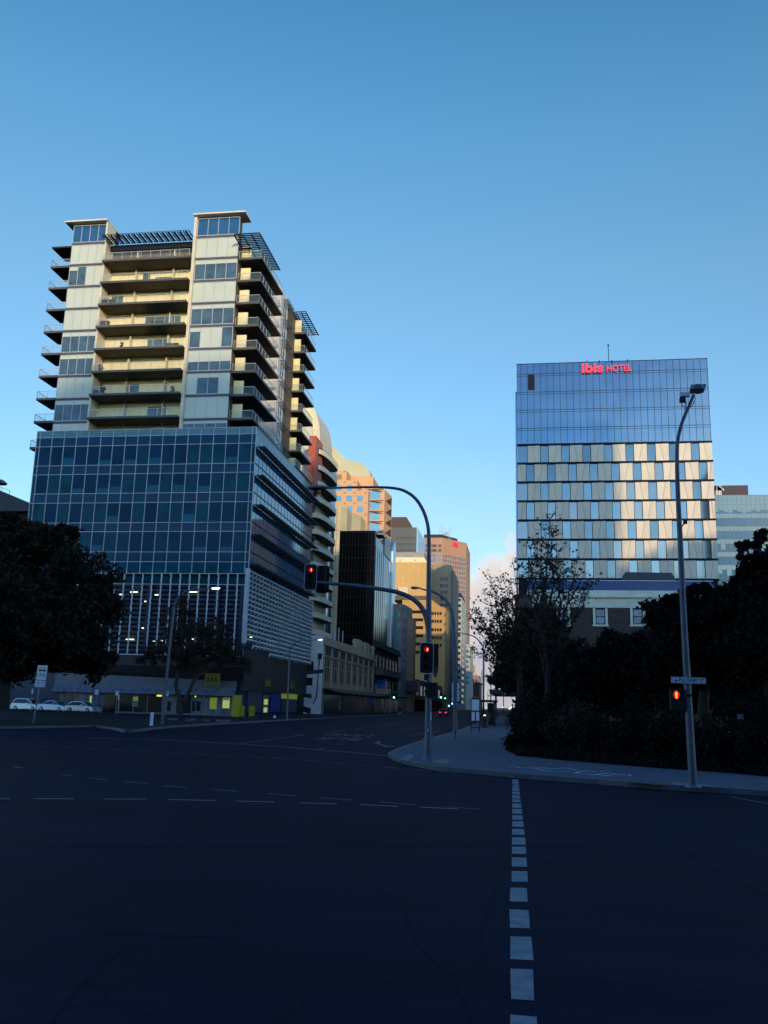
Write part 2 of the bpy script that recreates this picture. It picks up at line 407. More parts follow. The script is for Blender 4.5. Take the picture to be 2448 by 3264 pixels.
def outset(pts, d, side):
    n = len(pts); r = []
    for i in range(n):
        a = Vector(pts[max(i-1,0)]); b = Vector(pts[min(i+1,n-1)]); t = (b-a).normalized()
        r.append((pts[i][0]-t.y*d*side, pts[i][1]+t.x*d*side))
    return r
tag(strip(outset(KR, .02, 1), .34, -.03, .146, -1).build('kerb', M['kerb_concrete']), kind='structure')
KL = [gr(*p) for p in ((0,2323.5),(150,2321),(300,2318.5),(360,2326),(398,2336),(430,2334),(482,2327),(540,2321),(603,2316.5),(690,2310),(783,2305.5))]
KL = [(-130, KL[0].y-8)] + [(p.x, p.y) for p in KL] + [(-27,100), (-27,140), (-27,1500)]
tag(MB().prism(KL+[(-190,1500),(-190,40)], -.04, .14).build('pavement', mat('dark_paving', (.021,.022,.030), .9, nz=.35, ns=1.2, bump=.3, bs=40, spec=.1)), kind='structure')
tag(strip(outset(KL, .02, -1), .30, -.03, .146, 1).build('kerb', M['kerb_concrete']), kind='structure')

# painted markings are parts of the road
def seg(mb, p, q, w, z=.004):
    a, b = gr(*p), gr(*q); t = (b-a).normalized(); n = Vector((-t.y, t.x, 0))*w/2
    mb.quad((*(a-n).xy, z), (*(b-n).xy, z), (*(b+n).xy, z), (*(a+n).xy, z))
def dashes(lst, w, m='worn_paint'):
    for p, q in lst:
        mb = MB(); seg(mb, p, q, w); mb.build('lane_dash', M[m], road)
s7 = lambda x, y: (x*.6028, 2200+y*.6028)
s8 = lambda x, y: (900+x*.4822, 2200+y*.4822)
dashes([(s7(0,575),s7(50,575)),(s7(175,574),s7(390,575)),(s7(550,576),s7(775,577)),(s7(890,579),s7(1145,584)),(s7(1245,587),s7(1450,592)),
        (s8(110,745),s8(360,752)),(s8(515,757),s8(765,769)),(s8(912,774),s8(1165,786))], .10, 'road_paint')
dashes([(s7(330,446),s7(380,452)),(s7(470,464),s7(565,474)),(s7(655,484),s7(780,495)),(s7(865,505),s7(985,516)),(s7(1115,524),s7(1260,537)),(s7(1410,547),s7(1560,559)),
        (s8(250,712),s8(470,728)),(s8(640,739),s8(875,758)),(s8(1080,770),s8(1312,789)),(s7(70,403),s7(118,412))], .10)
dashes([(s7(60,296),s7(130,294)),(s7(185,295),s7(260,298)),(s7(320,301),s7(400,304)),(s7(440,308),s7(530,312)),(s7(585,313),s7(685,318)),(s7(730,320),s7(825,325)),(s7(875,329),s7(965,334)),(s7(1000,336),s7(1105,340)),
        (s7(1145,345),s7(1250,349)),(s7(1290,350),s7(1390,356)),(s7(1440,358),s7(1535,366)),(s8(115,462),s8(250,472)),(s8(310,479),s8(425,489)),(s8(490,493),s8(605,502)),(s8(670,506),s8(785,518)),(s8(850,522),s8(965,534)),(s8(1030,540),s8(1160,550))], .10)
mb = MB()
for p, q in ((s7(450,252),s7(900,264)), (s7(900,264),s7(1300,287)), (s7(1300,287),s8(0,375))): seg(mb, p, q, .28)
seg(mb, s8(0,375), s8(420,408), .28); seg(mb, s8(420,408), s8(700,434), .28)
mb.build('stop_line', M['worn_paint'], road)
for p, q in ((s7(1270,283), s7(1610,236)), (s8(0,317), s8(145,290)), (s8(260,287), s8(425,264)), (s8(480,256), s8(840,210)), (s8(760,262), s8(1030,232))):
    mb = MB(); seg(mb, p, q, .12); mb.build('lane_line', M['worn_paint'], road)
for p, q in ((s8(850,302),s8(870,298)), (s8(895,291),s8(1040,268)), (s8(470,313),s8(510,308)), (s8(560,315),s8(578,311)), (s8(470,334),s8(492,332)), (s8(362,360),s8(390,355)), (s8(232,390),s8(275,383)), (s8(930,320),s8(1000,290))):
    mb = MB(); seg(mb, p, q, .14); mb.build('lane_dash', M['worn_paint'], road)
zz = Vector((0,0,.006))
aB, bB = gr(*s8(95,330)), gr(*s8(372,336))
mb = MB(); text_mb(mb, 'BUS', Vector((-11.05, 57.6, .005)), (-1,0,0), (0,-1,0), 3.3, .004, 2.5); mb.build('road_lettering', M['worn_paint'], road)
mb = MB(); text_mb(mb, 'LANE', Vector((-11.6, 64.4, .005)), (-1,0,0), (0,-1,0), 3.4, .004, 2.9); mb.build('road_lettering', M['worn_paint'], road)
# turn arrow
ar = [gr(*s8(*p), .006) for p in ((765,372),(690,367),(640,352),(655,338),(640,335),(600,350),(630,357),(680,374))]
MB().add(ar, [tuple(range(len(ar)))]).build('turn_arrow', M['worn_paint'], road)
# ladder line across the side road
c2_ = lambda x, y: (1560+x*.1808, 2470+y*.1808)
c3_ = lambda x, y: (1560+x*.18265, 2860+y*.18265)
lad = [(c2_, y0, y1) for y0, y1 in ((80,112),(118,150),(157,187),(196,222),(232,277),(293,339),(357,412),(430,477),(503,577),(597,680),(708,790),(815,912),(950,1055),(1100,1225),(1262,1388),(1455,1615),(1695,1880))]
def edge2(y): # left/right x in the first crop
    return 402-(.012*max(0, y-1000)), 505+(y-80)*.121 if y < 1150 else 634+(y-1150)*.062
q4 = []
for fn, y0, y1 in lad:
    l0, r0_ = edge2(y0); l1, r1_ = edge2(y1); q4.append((fn(l0,y0), fn(r0_,y0+3), fn(r1_,y1+6), fn(l1,y1)))
q4 += [(c2_(370,1985), c2_(660,1993), c3_(668,80), c3_(355,68)), (c3_(345,205), c3_(685,225), c3_(708,542), c3_(362,530)), (c3_(365,680), c3_(728,692), c3_(770,1100), c3_(365,1075)),
       (c3_(365,1245), c3_(760,1258), c3_(782,1800), c3_(380,1775)), (c3_(365,2045), c3_(825,2085), c3_(860,2700), c3_(350,2650)), (c3_(345,2950), c3_(890,2990), c3_(930,3900), c3_(330,3800))]
for q in q4:
    v = [gr(*p, .005) for p in q]; MB().quad(*v).build('ladder_stripe', M['road_paint'], road)
seg(mb2 := MB(), (2330,2540), (2448,2562), .10); mb2.build('lane_line', M['worn_paint'], road)
# patches, tar seams and iron covers in the road
for q in (((120,2560),(420,2566),(430,2600),(110,2592)), ((1000,2620),(1330,2632),(1340,2700),(980,2684)), ((560,2450),(760,2458),(752,2476),(545,2466)), ((1760,2590),(1960,2604),(1980,2660),(1770,2642)), ((300,2860),(760,2870),(770,2990),(270,2975))):
    MB().quad(*[gr(*p, .0025) for p in q]).build('asphalt_patch', M['patch_asphalt'], road)
rs = random.Random(17)
for (a, b) in (((0,2480),(1300,2530)), ((60,2700),(2000,2700)), ((900,2440),(1560,3264)), ((1900,2560),(2448,2860)), ((200,3264),(700,2520))):
    A_, B_ = gr(*a), gr(*b); n = 26; P = [A_.lerp(B_, i/n)+Vector((rs.uniform(-.12,.12), rs.uniform(-.12,.12), 0)) for i in range(n+1)]
    mb = MB(); w = .013
    for p, q in zip(P, P[1:]):
        t = (q-p).normalized(); nn = Vector((-t.y, t.x, 0))*w; mb.quad((*(p-nn).xy,.003), (*(q-nn).xy,.003), (*(q+nn).xy,.003), (*(p+nn).xy,.003))
    mb.build('tar_seam', M['patch_asphalt'], road)
# chalk scribble on the footpath by the kerb
fp = [o for o in COL.objects if o.name == 'footpath'][0]
mm('chalk_white', (.62,.64,.70), .9, nz=.5, ns=9); mm('chalk_blue', (.08,.08,.48), .9, nz=.4, ns=9); mm('chalk_red', (.22,.04,.06), .9, nz=.4, ns=9); mm('chalk_green', (.10,.26,.16), .9, nz=.4, ns=9)
sb = lambda x, y: gr(1480+x*.3737, 2400+y*.3737, .1445)
# paving joints, pit covers, gutter grate and a pram ramp
kb_ = [o for o in COL.objects if o.name == 'kerb'][0]
mm('joint_dark', (.03,.035,.045), .9, nz=.2); mm('ramp_pale', (.20,.215,.24), .85, nz=.2, ns=3, bump=.2, bs=30)
mb = MB()
for i in range(60):
    y = 30+i*1.6
    if y < 120: mb.quad((-5.1 if y > 40 else -3.6, y, .1425), (-.8 if y > 44 else 2.2, y, .1425), (-.8 if y > 44 else 2.2, y+.02, .1425), (-5.1 if y > 40 else -3.6, y+.02, .1425))
for x in (-4.0, -2.4): mb.quad((x, 38, .1428), (x+.02, 38, .1428), (x+.02, 120, .1428), (x, 120, .1428))
mb.build('paving_joint', M['joint_dark'], fp)
for i in range(3, 9):
    a, b = Vector(KR[i]), Vector(KR[i+1]); n = max(1, int((b-a).length/2.4))
    for j in range(n):
        p = a.lerp(b, j/n); t = (b-a).normalized(); nn = Vector((-t.y, t.x))*-1
        q0 = p-nn*.03; q1 = p+nn*.36
        MB().add([(q0.x-t.x*.008,q0.y-t.y*.008,.0),(q0.x+t.x*.008,q0.y+t.y*.008,.0),(q0.x+t.x*.008,q0.y+t.y*.008,.148),(q0.x-t.x*.008,q0.y-t.y*.008,.148),(q1.x+t.x*.008,q1.y+t.y*.008,.148),(q1.x-t.x*.008,q1.y-t.y*.008,.148)], [(0,1,2,3),(3,2,4,5)]).build('kerb_joint', M['joint_dark'], kb_)
for q in (((1377,2421),(1432,2420),(1428,2432),(1366,2433)), ((2012,2487),(2118,2495),(2104,2502),(2000,2493))):
    MB().quad(*[gr(*p, .1455) for p in q]).build('pit_cover', M['iron_cover'], fp)
MB().quad(*[gr(*p, .1475) for p in ((2135,2493),(2255,2501),(2296,2509),(2150,2502))]).build('pram_ramp', M['ramp_pale'], fp)
MB().quad(*[gr(*p, .1475) for p in ((1272,2420),(1304,2402),(1320,2409),(1296,2426))]).build('pram_ramp', M['ramp_pale'], fp)
rl = random.Random(23); mm('fallen_leaf', (.05,.035,.02), .9, nz=.4, ns=5); mb = MB()
for i in range(420):
    c = gr(rl.uniform(1560,2448), rl.uniform(2410,2525), .15)
    if c.y > 30 and rl.random() < .5: continue
    a = rl.uniform(0,6.28); s = rl.uniform(.02,.05); u = Vector((cos(a),sin(a),rl.uniform(-.3,.3)))*s; v = Vector((-sin(a),cos(a),rl.uniform(-.3,.3)))*s*.6; mb.quad(c-u, c-v, c+u, c+v)
o = mb.build('fallen_leaves', M['fallen_leaf']); tag(o, kind='stuff')
rc = random.Random(3)
for k, (pts, mk) in enumerate((
    (((370,118),(430,116),(470,124),(600,131),(700,150),(800,156),(920,160)), 'chalk_white'),
    (((440,110),(520,105),(640,112),(720,116),(810,126)), 'chalk_red'),
    (((560,118),(650,124),(720,132),(860,128),(960,146)), 'chalk_white'),
    (((740,140),(790,132),(830,146),(900,138),(960,156)), 'chalk_blue'),
    (((940,172),(990,158),(1050,152),(1120,160),(1200,158)), 'chalk_white'),
    (((950,172),(1040,178),(1120,186),(1180,192)), 'chalk_white'),
    (((1090,164),(1130,156),(1170,166),(1240,172)), 'chalk_green'),
    (((1120,184),(1230,172),(1300,182),(1400,184),(1420,194)), 'chalk_white'),
    (((1190,196),(1290,186),(1380,192)), 'chalk_white'),
    (((640,138),(700,142),(760,150)), 'chalk_blue'))):
    mb = MB(); P = [sb(*p) for p in pts]
    for a, b in zip(P, P[1:]):
        t = (b-a); t.normalize(); n = Vector((-t.y, t.x, 0))*.06
        mb.quad(a-n, b-n, b+n, a+n)
    mb.build('chalk_stroke', M[mk], fp)
# ================================================================== corner tower: glass podium with flats above
rt = thing('apartment_tower', 'tall corner tower with blue glass podium and balconied cream apartments above', 'apartment tower', (-52, 117, 0))
XL, XR, YF, YB = -68.7, -36.12, 116.0, 151.3
rr = random.Random(5)
MB().box(XL+.1, XR-.1, YF+.1, YB, .0, 39.0).build('podium_core', M['glass_spandrel'], rt)
MB().box(XL, XR, YF-.02, YB+.02, 38.98, 39.05).build('podium_roof', M['slab_grey'], rt)
cols = [XL, XL+.55] + [XL+.55+1.852*i for i in range(1, 18)] + [XR]
vis = [(34.15, 37.0), (30.05, 32.85), (25.85, 28.7), (21.75, 24.6), (18.72, 20.4)]
span = [(37.0, 38.35), (32.85, 34.15), (28.7, 30.05), (24.6, 25.85), (20.4, 21.75)]
for r, (z0, z1) in enumerate(vis):
    for i in range(len(cols)-1):
        x0, x1 = cols[i]+.05, cols[i+1]-.05
        h = rr.random(); k = 'glass_teal' if (r == 4 or h < .38) else 'glass_dark'
        w = MB().box(x0, x1, YF+.02, YF+.06, z0+.04, z1-.04).build('window', M[k], rt)
        if h > .80 and r < 4:
            zb = z0+.04+rr.choice((.7, .9, 1.1)); MB().box(x0, x1, YF+.008, YF+.016, z0+.04, zb).build('blind', M['glass_blind'], w)
for z0, z1 in span: MB().box(XL, XR, YF+.03, YF+.08, z0, z1).build('spandrel', M['glass_spandrel'], rt)
mb = MB()
for x in cols: mb.box(x-.034, x+.034, YF-.10, YF+.07, 18.65, 39.36)
for z in [38.35, 37.0, 34.15, 32.85, 30.05, 28.7, 25.85, 24.6, 21.75, 20.4, 18.68, 39.32]: mb.box(XL-.03, XR+.03, YF-.06, YF+.074, z-.034, z+.034)
mb.build('curtain_wall_frame', M['alu_white'], rt)
MB().box(XL, XR, YF-.01, YF+.02, 38.4, 39.28).build('glass_parapet', M['glass_parapet'], rt)
# street side of the podium
bands = [(37.2, 39.2), (34.3, 37.1), (30.2, 34.1), (26.05, 30.0), (21.95, 25.85), (18.6, 21.75)]
for z0, z1 in bands[1:]:
    MB().box(XR-.05, XR, YF+.1, YB, z0, z1).build('ribbon_window', M['glass_sky'], rt)
MB().box(XR-.05, XR+.01, YF+.1, YB, 37.15, 38.3).build('spandrel', M['glass_sky'], rt)
MB().box(XR-.05, XR, YF+.1, YB, 38.36, 39.3).build('glass_parapet', M['glass_parapet'], rt)
mb = MB()
for i in range(20): y = YF+.1+i*1.853; mb.box(XR-.02, XR+.03, y-.02, y+.02, 18.7, 38.3)
mb.build('curtain_wall_frame', M['dark_steel'], rt)
for zs in (36.6, 32.5, 28.35, 24.2, 20.05):
    mb = MB()
    for k in range(6): mb.box(XR+.15+k*.16, XR+.19+k*.16, YF+.4, YB+.8, zs-.02, zs+.10)
    for i in range(19): y = YF+.5+i*1.9; mb.box(XR, XR+1.1, y-.03, y+.03, zs-.10, zs-.025); mb.bar((XR, y, zs-.75), (XR+.95, y, zs-.1), .05)
    mb.box(XR+1.08, XR+1.16, YF+.4, YB+.8, zs-.12, zs+.14)
    mb.build('sunshade', M['dark_steel'], rt)
# folded metal screen round the street side of the car park
mb = MB(); y0, rows, cw, rh = 115.3, 17, 1.68, .645
nc = int((YB+1.2-y0)/cw)
for r in range(rows):
    zt = 19.25-r*rh
    for c in range(nc):
        y = y0+c*cw
        if r == rows-1 and y < 126.5: continue
        if r == rows-2 and y < 117.5: continue
        a, b = (XR+.30, y+.02, zt), (XR+.30, y+cw-.02, zt)
        mb.add([(XR+.30,y+.22,zt), (XR+.30,y+cw-.22,zt), (XR+.86,y+cw-.34,zt-rh*.55), (XR+.42,y+.34,zt-rh*.20), (XR+.32,y+cw-.22,zt-rh*.80)], [(0,1,2,3), (1,4,2)])
        mb.add([(XR+.29,y-.02,zt), (XR+.62,y-.02,zt-rh*.5), (XR+.29,y-.02,zt-rh)], [(0,1,2)])
mb.build('folded_screen', M['screen_metal'], rt)
mb = MB(); mb.box(XR, XR+.28, y0, YB+1.2, 8.9, 19.2); mb.build('screen_backing', M['louvre_blue'], rt)
MB().box(XR-.1, XR+.5, y0-.35, y0-.1, 9.2, 19.4).build('screen_edge', M['fin_white'], rt); MB().box(XR+.25, XR+.5, YB+1.2, YB+1.35, 8.4, 19.4).build('screen_edge', M['fin_white'], rt)
# front car-park louvres
mb = MB(); mb.box(XL, XR, YF-.0, YF+.05, 7.85, 18.65)
z = 8.0
while z < 17.2:
    mb.add([(XL, YF-.05, z), (XR, YF-.05, z), (XR, YF-.32, z+.28), (XL, YF-.32, z+.28)], [(0,1,2,3)]); z += .62
mb.build('car_park_louvre', M['louvre_blue'], rt)
MB().box(XL, XR, YF-.40, YF-.34, 17.32, 18.6).build('glass_band', M['glass_teal'], rt)
MB().box(XL, XR+.1, YF-1.25, YF+.0, 18.60, 18.67).build('ledge', M['alu_white'], rt)
MB().box(XL, XR+.1, YF-.46, YF-.33, 17.22, 17.32).build('transom', M['alu_white'], rt)
MB().box(XL, XR+.1, YF-1.3, YF-.3, 7.72, 7.85).build('ledge', M['alu_white'], rt)
for i in range(25):
    x = -35.85-i*1.325; mb = MB(); n = 24
    for k in range(n):
        za, zb = 18.6-k*.446, 18.6-(k+1)*.446; s = .030 if k % 2 else -.030
        mb.add([(x-.10+s, YF-1.24, za), (x+.10+s, YF-1.24, za), (x+.10-s, YF-1.24, zb), (x-.10-s, YF-1.24, zb), (x+s, YF-.95, za), (x-s, YF-.95, zb)],
               [(0,1,2,3), (0,4,5,3), (1,4,5,2)])
    mb.build('fin', M['fin_white'], rt)
for px, py, w in ((385,1895,8),(427,1887,26),(499,1896,12),(616,1887,26),(383,1919,6),(414,2038,28),(491,2043,6),(515,2042,6),(615,2037,10),(463,1917,6),(455,2002,6),(800,2031,6)):
    p = at(px, py, YF-.42); MB().box(p.x-w*.02, p.x+w*.02, YF-.47, YF-.35, p.z-.06, p.z+.06).build('tube_light', M['tube_light'], rt)
for px in (470, 690, 770):
    p = at(px, 1950, YF-.36); MB().box(p.x-.28, p.x+.28, YF-.40, YF-.33, 7.9, 17.2).build('column', M['louvre_blue'], rt)
# dark fascia and street level
f1, f2 = at(330, 2140, YF), at(700, 2100, YF)
mb = MB(); mb.box(XL, XR+.35, YF-1.15, YF-.05, 6.35, 7.70); mb.add([(XL,YF-1.1,6.35),(XR+.35,YF-1.1,6.35),(XR+.35,YF-.2,4.6),(XL,YF-.2,5.4)], [(0,1,2,3)])
mb.build('fascia', M['fascia_dark'], rt)
MB().box(XR-.2, XR+.25, YF-.1, YB, 3.4, 8.85).build('fascia', M['fascia_dark'], rt)
MB().box(-62.2, XR-.7, YF-.15, YF+.02, 3.7, 5.5).build('wall', M['shop_white'], rt)
aw = MB(); aw.add([(-62.2,YF-.16,3.72),(XR-.7,YF-.16,3.72),(XR-.7,YF-.85,2.72),(-62.2,YF-.85,2.72),(-62.2,YF-.2,2.62),(XR-.7,YF-.2,2.62)], [(0,1,2,3),(3,2,5,4)])
aw = aw.build('awning', M['shop_white'], rt)
mb = MB(); r2 = random.Random(9)
for k in range(44):
    x = -61.8+k*.56+r2.random()*.3
    if r2.random() < .35: continue
    a, l = r2.random()*.45, .25+r2.random()*.4
    p = lambda s, dx: (x+dx+s*.55, YF-.185-.69*(1-s), 3.69-1.0*(1-s)+.012)
    s0, s1 = a, min(.97, a+l); mb.quad(p(s0,0), p(s0,.15), p(s1,.15), p(s1,0))
mb.build('stripe_print', M['sign_blue_text'], aw)
# shop windows
xs = [-60.7,-58.9,-56.9,-54.9,-52.8,-50.8,-48.9,-46.8,-44.9,-42.8,-40.7,-38.7,-37.0]
for i in range(len(xs)-1):
    w = MB().box(xs[i]+.06, xs[i+1]-.06, YF+.0, YF+.05, .35, 2.6).build('shop_window', M['shop_pale' if i in (1,2,7,9,10,11) else 'shop_dark'], rt)
mb = MB()
for x in xs: mb.box(x-.06, x+.06, YF-.06, YF+.04, .1, 2.65)
mb.box(xs[0], xs[-1], YF-.05, YF+.045, .12, .36); mb.build('shopfront_frame', M['shop_white'], rt)
def pbox(name, m, px0, px1, py0, py1, Y, d=.05, root=rt):
    a, b = at(px0, py1, Y), at(px1, py0, Y); return MB().box(a.x, b.x, Y-d, Y, a.z, b.z).build(name, m, root)
pbox('poster', M['shop_pale'], 421, 443, 2216, 2252, YF-.02)
pbox('poster', M['poster_yellow'], 424, 440, 2222, 2234, YF-.08)
pbox('poster', M['poster_yellow'], 668, 692, 2224, 2260, YF-.02)
pbox('poster', M['poster_lit'], 709, 733, 2224, 2257, YF-.02)
pbox('poster', M['sign_white'], 710, 732, 2223, 2232, YF-.08)
pbox('lit_sign', M['glow_yellow'], 500, 516, 2215, 2220, YF-.10)
pbox('lit_sign', M['glow_yellow'], 621, 625, 2217, 2222, YF-.10)
for px0, px1 in ((470,486),(530,545),(612,622),(626,640)): pbox('shop_display', M['shop_dark'], px0, px1, 2235, 2266, YF-.01)
mb = MB(); p = at(752, 2286, YF-.3); mb.box(p.x-.5, p.x+.55, YF-.75, YF+.2, 0, 2.85); mb.build('column', M['yellow'], rt)
# garage door, posters to its left
pbox('garage_door', M['shop_dark'], 327, 371, 2208, 2274, YF-.02)
pbox('lintel', M['fascia_dark'], 318, 385, 2190, 2207, YF-.02)
pbox('poster', M['poster_blue'], 296, 323, 2198, 2233, YF-.04); pbox('poster', M['poster_dark'], 296, 321, 2235, 2262, YF-.04)
pbox('lit_window', M['poster_lit'], 286, 293, 2218, 2240, YF-.04)
pbox('poster', M['shop_pale'], 190, 204, 2210, 2238, YF-.04); pbox('poster', M['poster_dark'], 208, 226, 2212, 2240, YF-.04)
for px in (228, 272, 322): pbox('mullion', M['shop_white'], px, px+3, 2195, 2262, YF-.06)
# street side at ground level
def sbox(name, m, px0, px1, py0, py1, X=XR, d=.06):
    a, b = atx(px0, py1, X), atx(px1, py0, X); return MB().box(X, X+d, min(a.y,b.y), max(a.y,b.y), min(a.z,b.z), max(a.z,b.z)).build(name, m, rt)
sbox('shop_window', M['poster_dark'], 786, 835, 2193, 2270); sbox('shop_window', M['shop_pale'], 836, 858, 2214, 2272)
sbox('lit_screen', M['poster_lit'], 841, 853, 2229, 2246, XR+.08); sbox('lit_screen', M['poster_lit'], 840, 851, 2255, 2271, XR+.08)
sbox('poster', M['poster_blue'], 860, 895, 2198, 2270); sbox('poster', M['poster_yellow'], 896, 947, 2203, 2227); sbox('poster', M['poster_dark'], 896, 947, 2230, 2270)
sbox('lit_sign', M['glow_green'], 925, 944, 2203, 2212, XR+.08)
for px0, px1, py0 in ((765,779,2250), (792,812,2250)): sbox('poster', M['yellow'], px0, px1, py0, 2284, XR+.1)
sbox('door', M['shop_dark'], 948, 966, 2208, 2278)

# ---------------- flats
ZK = [69.45-3.555*k for k in range(9)]        # undersides of the floor bands
TY = 117.5
MB().box(-67.2, -41.2, TY+2.55, 151, 39.06, 69.3).box(-67.2, -61.95, TY+.3, TY+2.5, 39.06, 69.3).box(-47.4, -41.2, TY+.3, TY+2.5, 39.06, 69.3).build('tower_core', M['wall_brown'], rt)
def bay(x0, x1, z0, z1, kinds):
    f = MB(); n = len(kinds); w = (x1-x0)/n
    f.box(x0, x1, TY, TY+.12, z0, z0+.10); f.box(x0, x1, TY, TY+.12, z1-.10, z1)
    for i in range(n+1): f.box(x0+i*w-.04, x0+i*w+.04, TY-.01, TY+.115, z0+.10, z1-.10)
    fr = f.build('bay_window', M['alu_white'], rt)
    for i, k in enumerate(kinds):
        a, b = x0+i*w+.045, x0+(i+1)*w-.045
        if k == 'g': MB().box(a, b, TY+.05, TY+.09, z0+.1, z1-.1).build('pane', M['glass_window'], fr)
        elif k == 's': MB().box(a, b, TY+.05, TY+.09, z0+.1, z1-.1).build('pane', M['glass_sky'], fr)
        elif k == 'b': MB().box(a, b, TY+.05, TY+.09, z0+.1, z1-.1).build('blind', M['blind_cream'], fr)
        else:
            zm = z0+(z1-z0)*(.45 if k == 'h' else .80)
            MB().box(a, b, TY+.05, TY+.09, z0+.1, zm-.02).build('pane', M['glass_window'], fr)
            MB().box(a, b, TY+.04, TY+.09, zm, z1-.1).build('blind', M['blind_cream'], fr)
LK = ['ssss', 'bbbb', 'tgbb', 'bbbb', 'bbbb', 'tttt', 'tttt', 'bbbb', 'tttt', 'bbbb']
RK = ['ssss', 'bbbb', 'tttt', 'bbbb', 'tttt', 'tbbg', 'hhhh', 'bttb', 'bbbb', 'tttt']
for k in range(10):
    zt = 72.6 if k == 0 else ZK[k-1]-.12; zb = (ZK[k] if k < 9 else 38.6)+.28
    bay(-67.3, -61.9, zb, zt, LK[k]); bay(-47.45, -41.0, zb, zt, RK[k])
for z in ZK:
    for x0, x1 in ((-67.35, -61.9), (-47.45, -40.95)): MB().box(x0, x1, TY-.03, TY+.2, z-.10, z+.26).build('floor_band', M['edge_dark'], rt)
for x0, x1 in ((-61.9, -61.62), (-47.92, -47.5)): MB().box(x0, x1, TY-.35, TY+2.4, 39.1, 72.75).build('fin_wall', M['render_cream'], rt)
MB().box(-68.4, -61.6, TY-.9, TY+4.5, 72.75, 73.0).build('roof_slab', M['render_cream'], rt)
MB().box(-47.95, -39.9, TY-.9, TY+2.2, 72.75, 73.0).build('roof_slab', M['render_cream'], rt)
MB().box(-67.2, -61.9, TY+.2, TY+4.2, 69.3, 72.7).build('lantern_room', M['glass_sky'], rt)
MB().box(-47.4, -41.2, TY+.2, TY+2.0, 69.3, 72.7).build('lantern_room', M['wall_brown'], rt)
# recess with full-width balconies
RY = TY+2.3
mb = MB(); mb.box(-61.6, -47.9, RY, RY+.2, 39.1, 67.3)
mb.build('recess_wall', M['render_yellow'], rt)
MB().box(-61.6, -47.9, RY-.3, RY+.2, 67.3, 69.6).build('fascia', M['wall_brown'], rt)
dark = {2: [(-61.2,-59.4)], 3: [(-55.5,-50.0)], 4: [(-54.9,-51.3)], 5: [], 7: [(-54.0,-51.2)], 0: [], 1: [(-56.5,-55.4)], 6: [(-57,-55.6)]}
for k in range(8):
    z = ZK[k]-3.72+.02 if False else ZK[k]-3.55
    for x in (-57.3, -51.4): MB().box(x-.07, x+.07, RY-.9, RY, z, z+3.2).build('divider', M['render_cream'], rt)
    for x0, x1 in dark.get(k, []):
        d = MB().box(x0, x1, RY-.06, RY-.01, z+.05, z+2.95).build('sliding_door', M['glass_window'], rt)
    mb = MB()
    for i in range(12): x = -61.2+i*1.18; mb.box(x-.025, x+.025, RY-.05, RY-.005, z, z+3.0)
    mb.box(-61.6, -47.9, RY-.05, RY-.004, z+2.95, z+3.02); mb.build('door_frame', M['panel_cream'], rt)
def balcony(x0, x1, y0, y1, z, sides, name='balcony'):
    """slab with its top at z; sides: edges carrying glass balustrades"""
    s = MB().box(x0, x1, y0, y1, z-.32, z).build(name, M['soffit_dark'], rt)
    e = MB()
    if 'f' in sides: e.box(x0, x1, y0-.04, y0-.003, z-.30, z+.02)
    if 'r' in sides: e.box(x1+.003, x1+.04, y0, y1, z-.30, z+.02)
    if 'l' in sides: e.box(x0-.04, x0-.003, y0, y1, z-.30, z+.02)
    e.build('slab_edge', M['edge_dark'], s)
    g, h = MB(), MB()
    def run(a, b):
        a, b = Vector(a), Vector(b); L = (b-a).length; n = max(1, round(L/1.5)); t = (b-a)/n
        for i in range(n): 
            p, q = a+t*i, a+t*(i+1); d = (q-p).normalized()*.05
            g.quad(p+d+Vector((0,0,.06)), q-d+Vector((0,0,.06)), q-d+Vector((0,0,1.05)), p+d+Vector((0,0,1.05)))
        for i in range(n+1): p = a+t*i; h.box(p.x-.025, p.x+.025, p.y-.025, p.y+.025, z, z+1.08)
        h.bar(a+Vector((0,0,1.11)), b+Vector((0,0,1.11)), .06); h.bar(a+Vector((0,0,.04)), b+Vector((0,0,.04)), .05)
    if 'f' in sides: run((x0+.05, y0+.06, z), (x1-.05, y0+.06, z))
    if 'r' in sides: run((x1-.06, y0+.06, z), (x1-.06, y1-.06, z))
    if 'l' in sides: run((x0+.06, y0+.06, z), (x0+.06, y1-.06, z))
    g.build('balustrade', M['balustrade'], s); h.build('handrail', M['rail_white'], s)
    return s
for k in range(8): balcony(-61.6, -47.95, TY-1.15, RY, 65.72-3.51*k+.3, 'f')
for k in range(8): balcony(-41.0, -37.5, 118.2, 130.3, 65.88-3.54*k+.32, 'fr')
for k in range(7): balcony(-38.4, -36.5, 142.0, 150.3, 64.25-3.52*k+.3, 'fr')
balcony(-41.0, -37.0, 120.0, 133, 40.45, 'r'); balcony(-38.4, -36.2, 139, 150.6, 39.9, 'fr')
for k in range(8): balcony(-70.7, -67.4, 118.0, 122.4, 65.95-3.53*k+.32, 'fl')
balcony(-70.9, -68.75, 118.0, 121.0, 37.6, 'fl')
MB().box(-70.9, -67.35, 118, 122.4, 69.3, 69.55).build('canopy', M['soffit_dark'], rt)
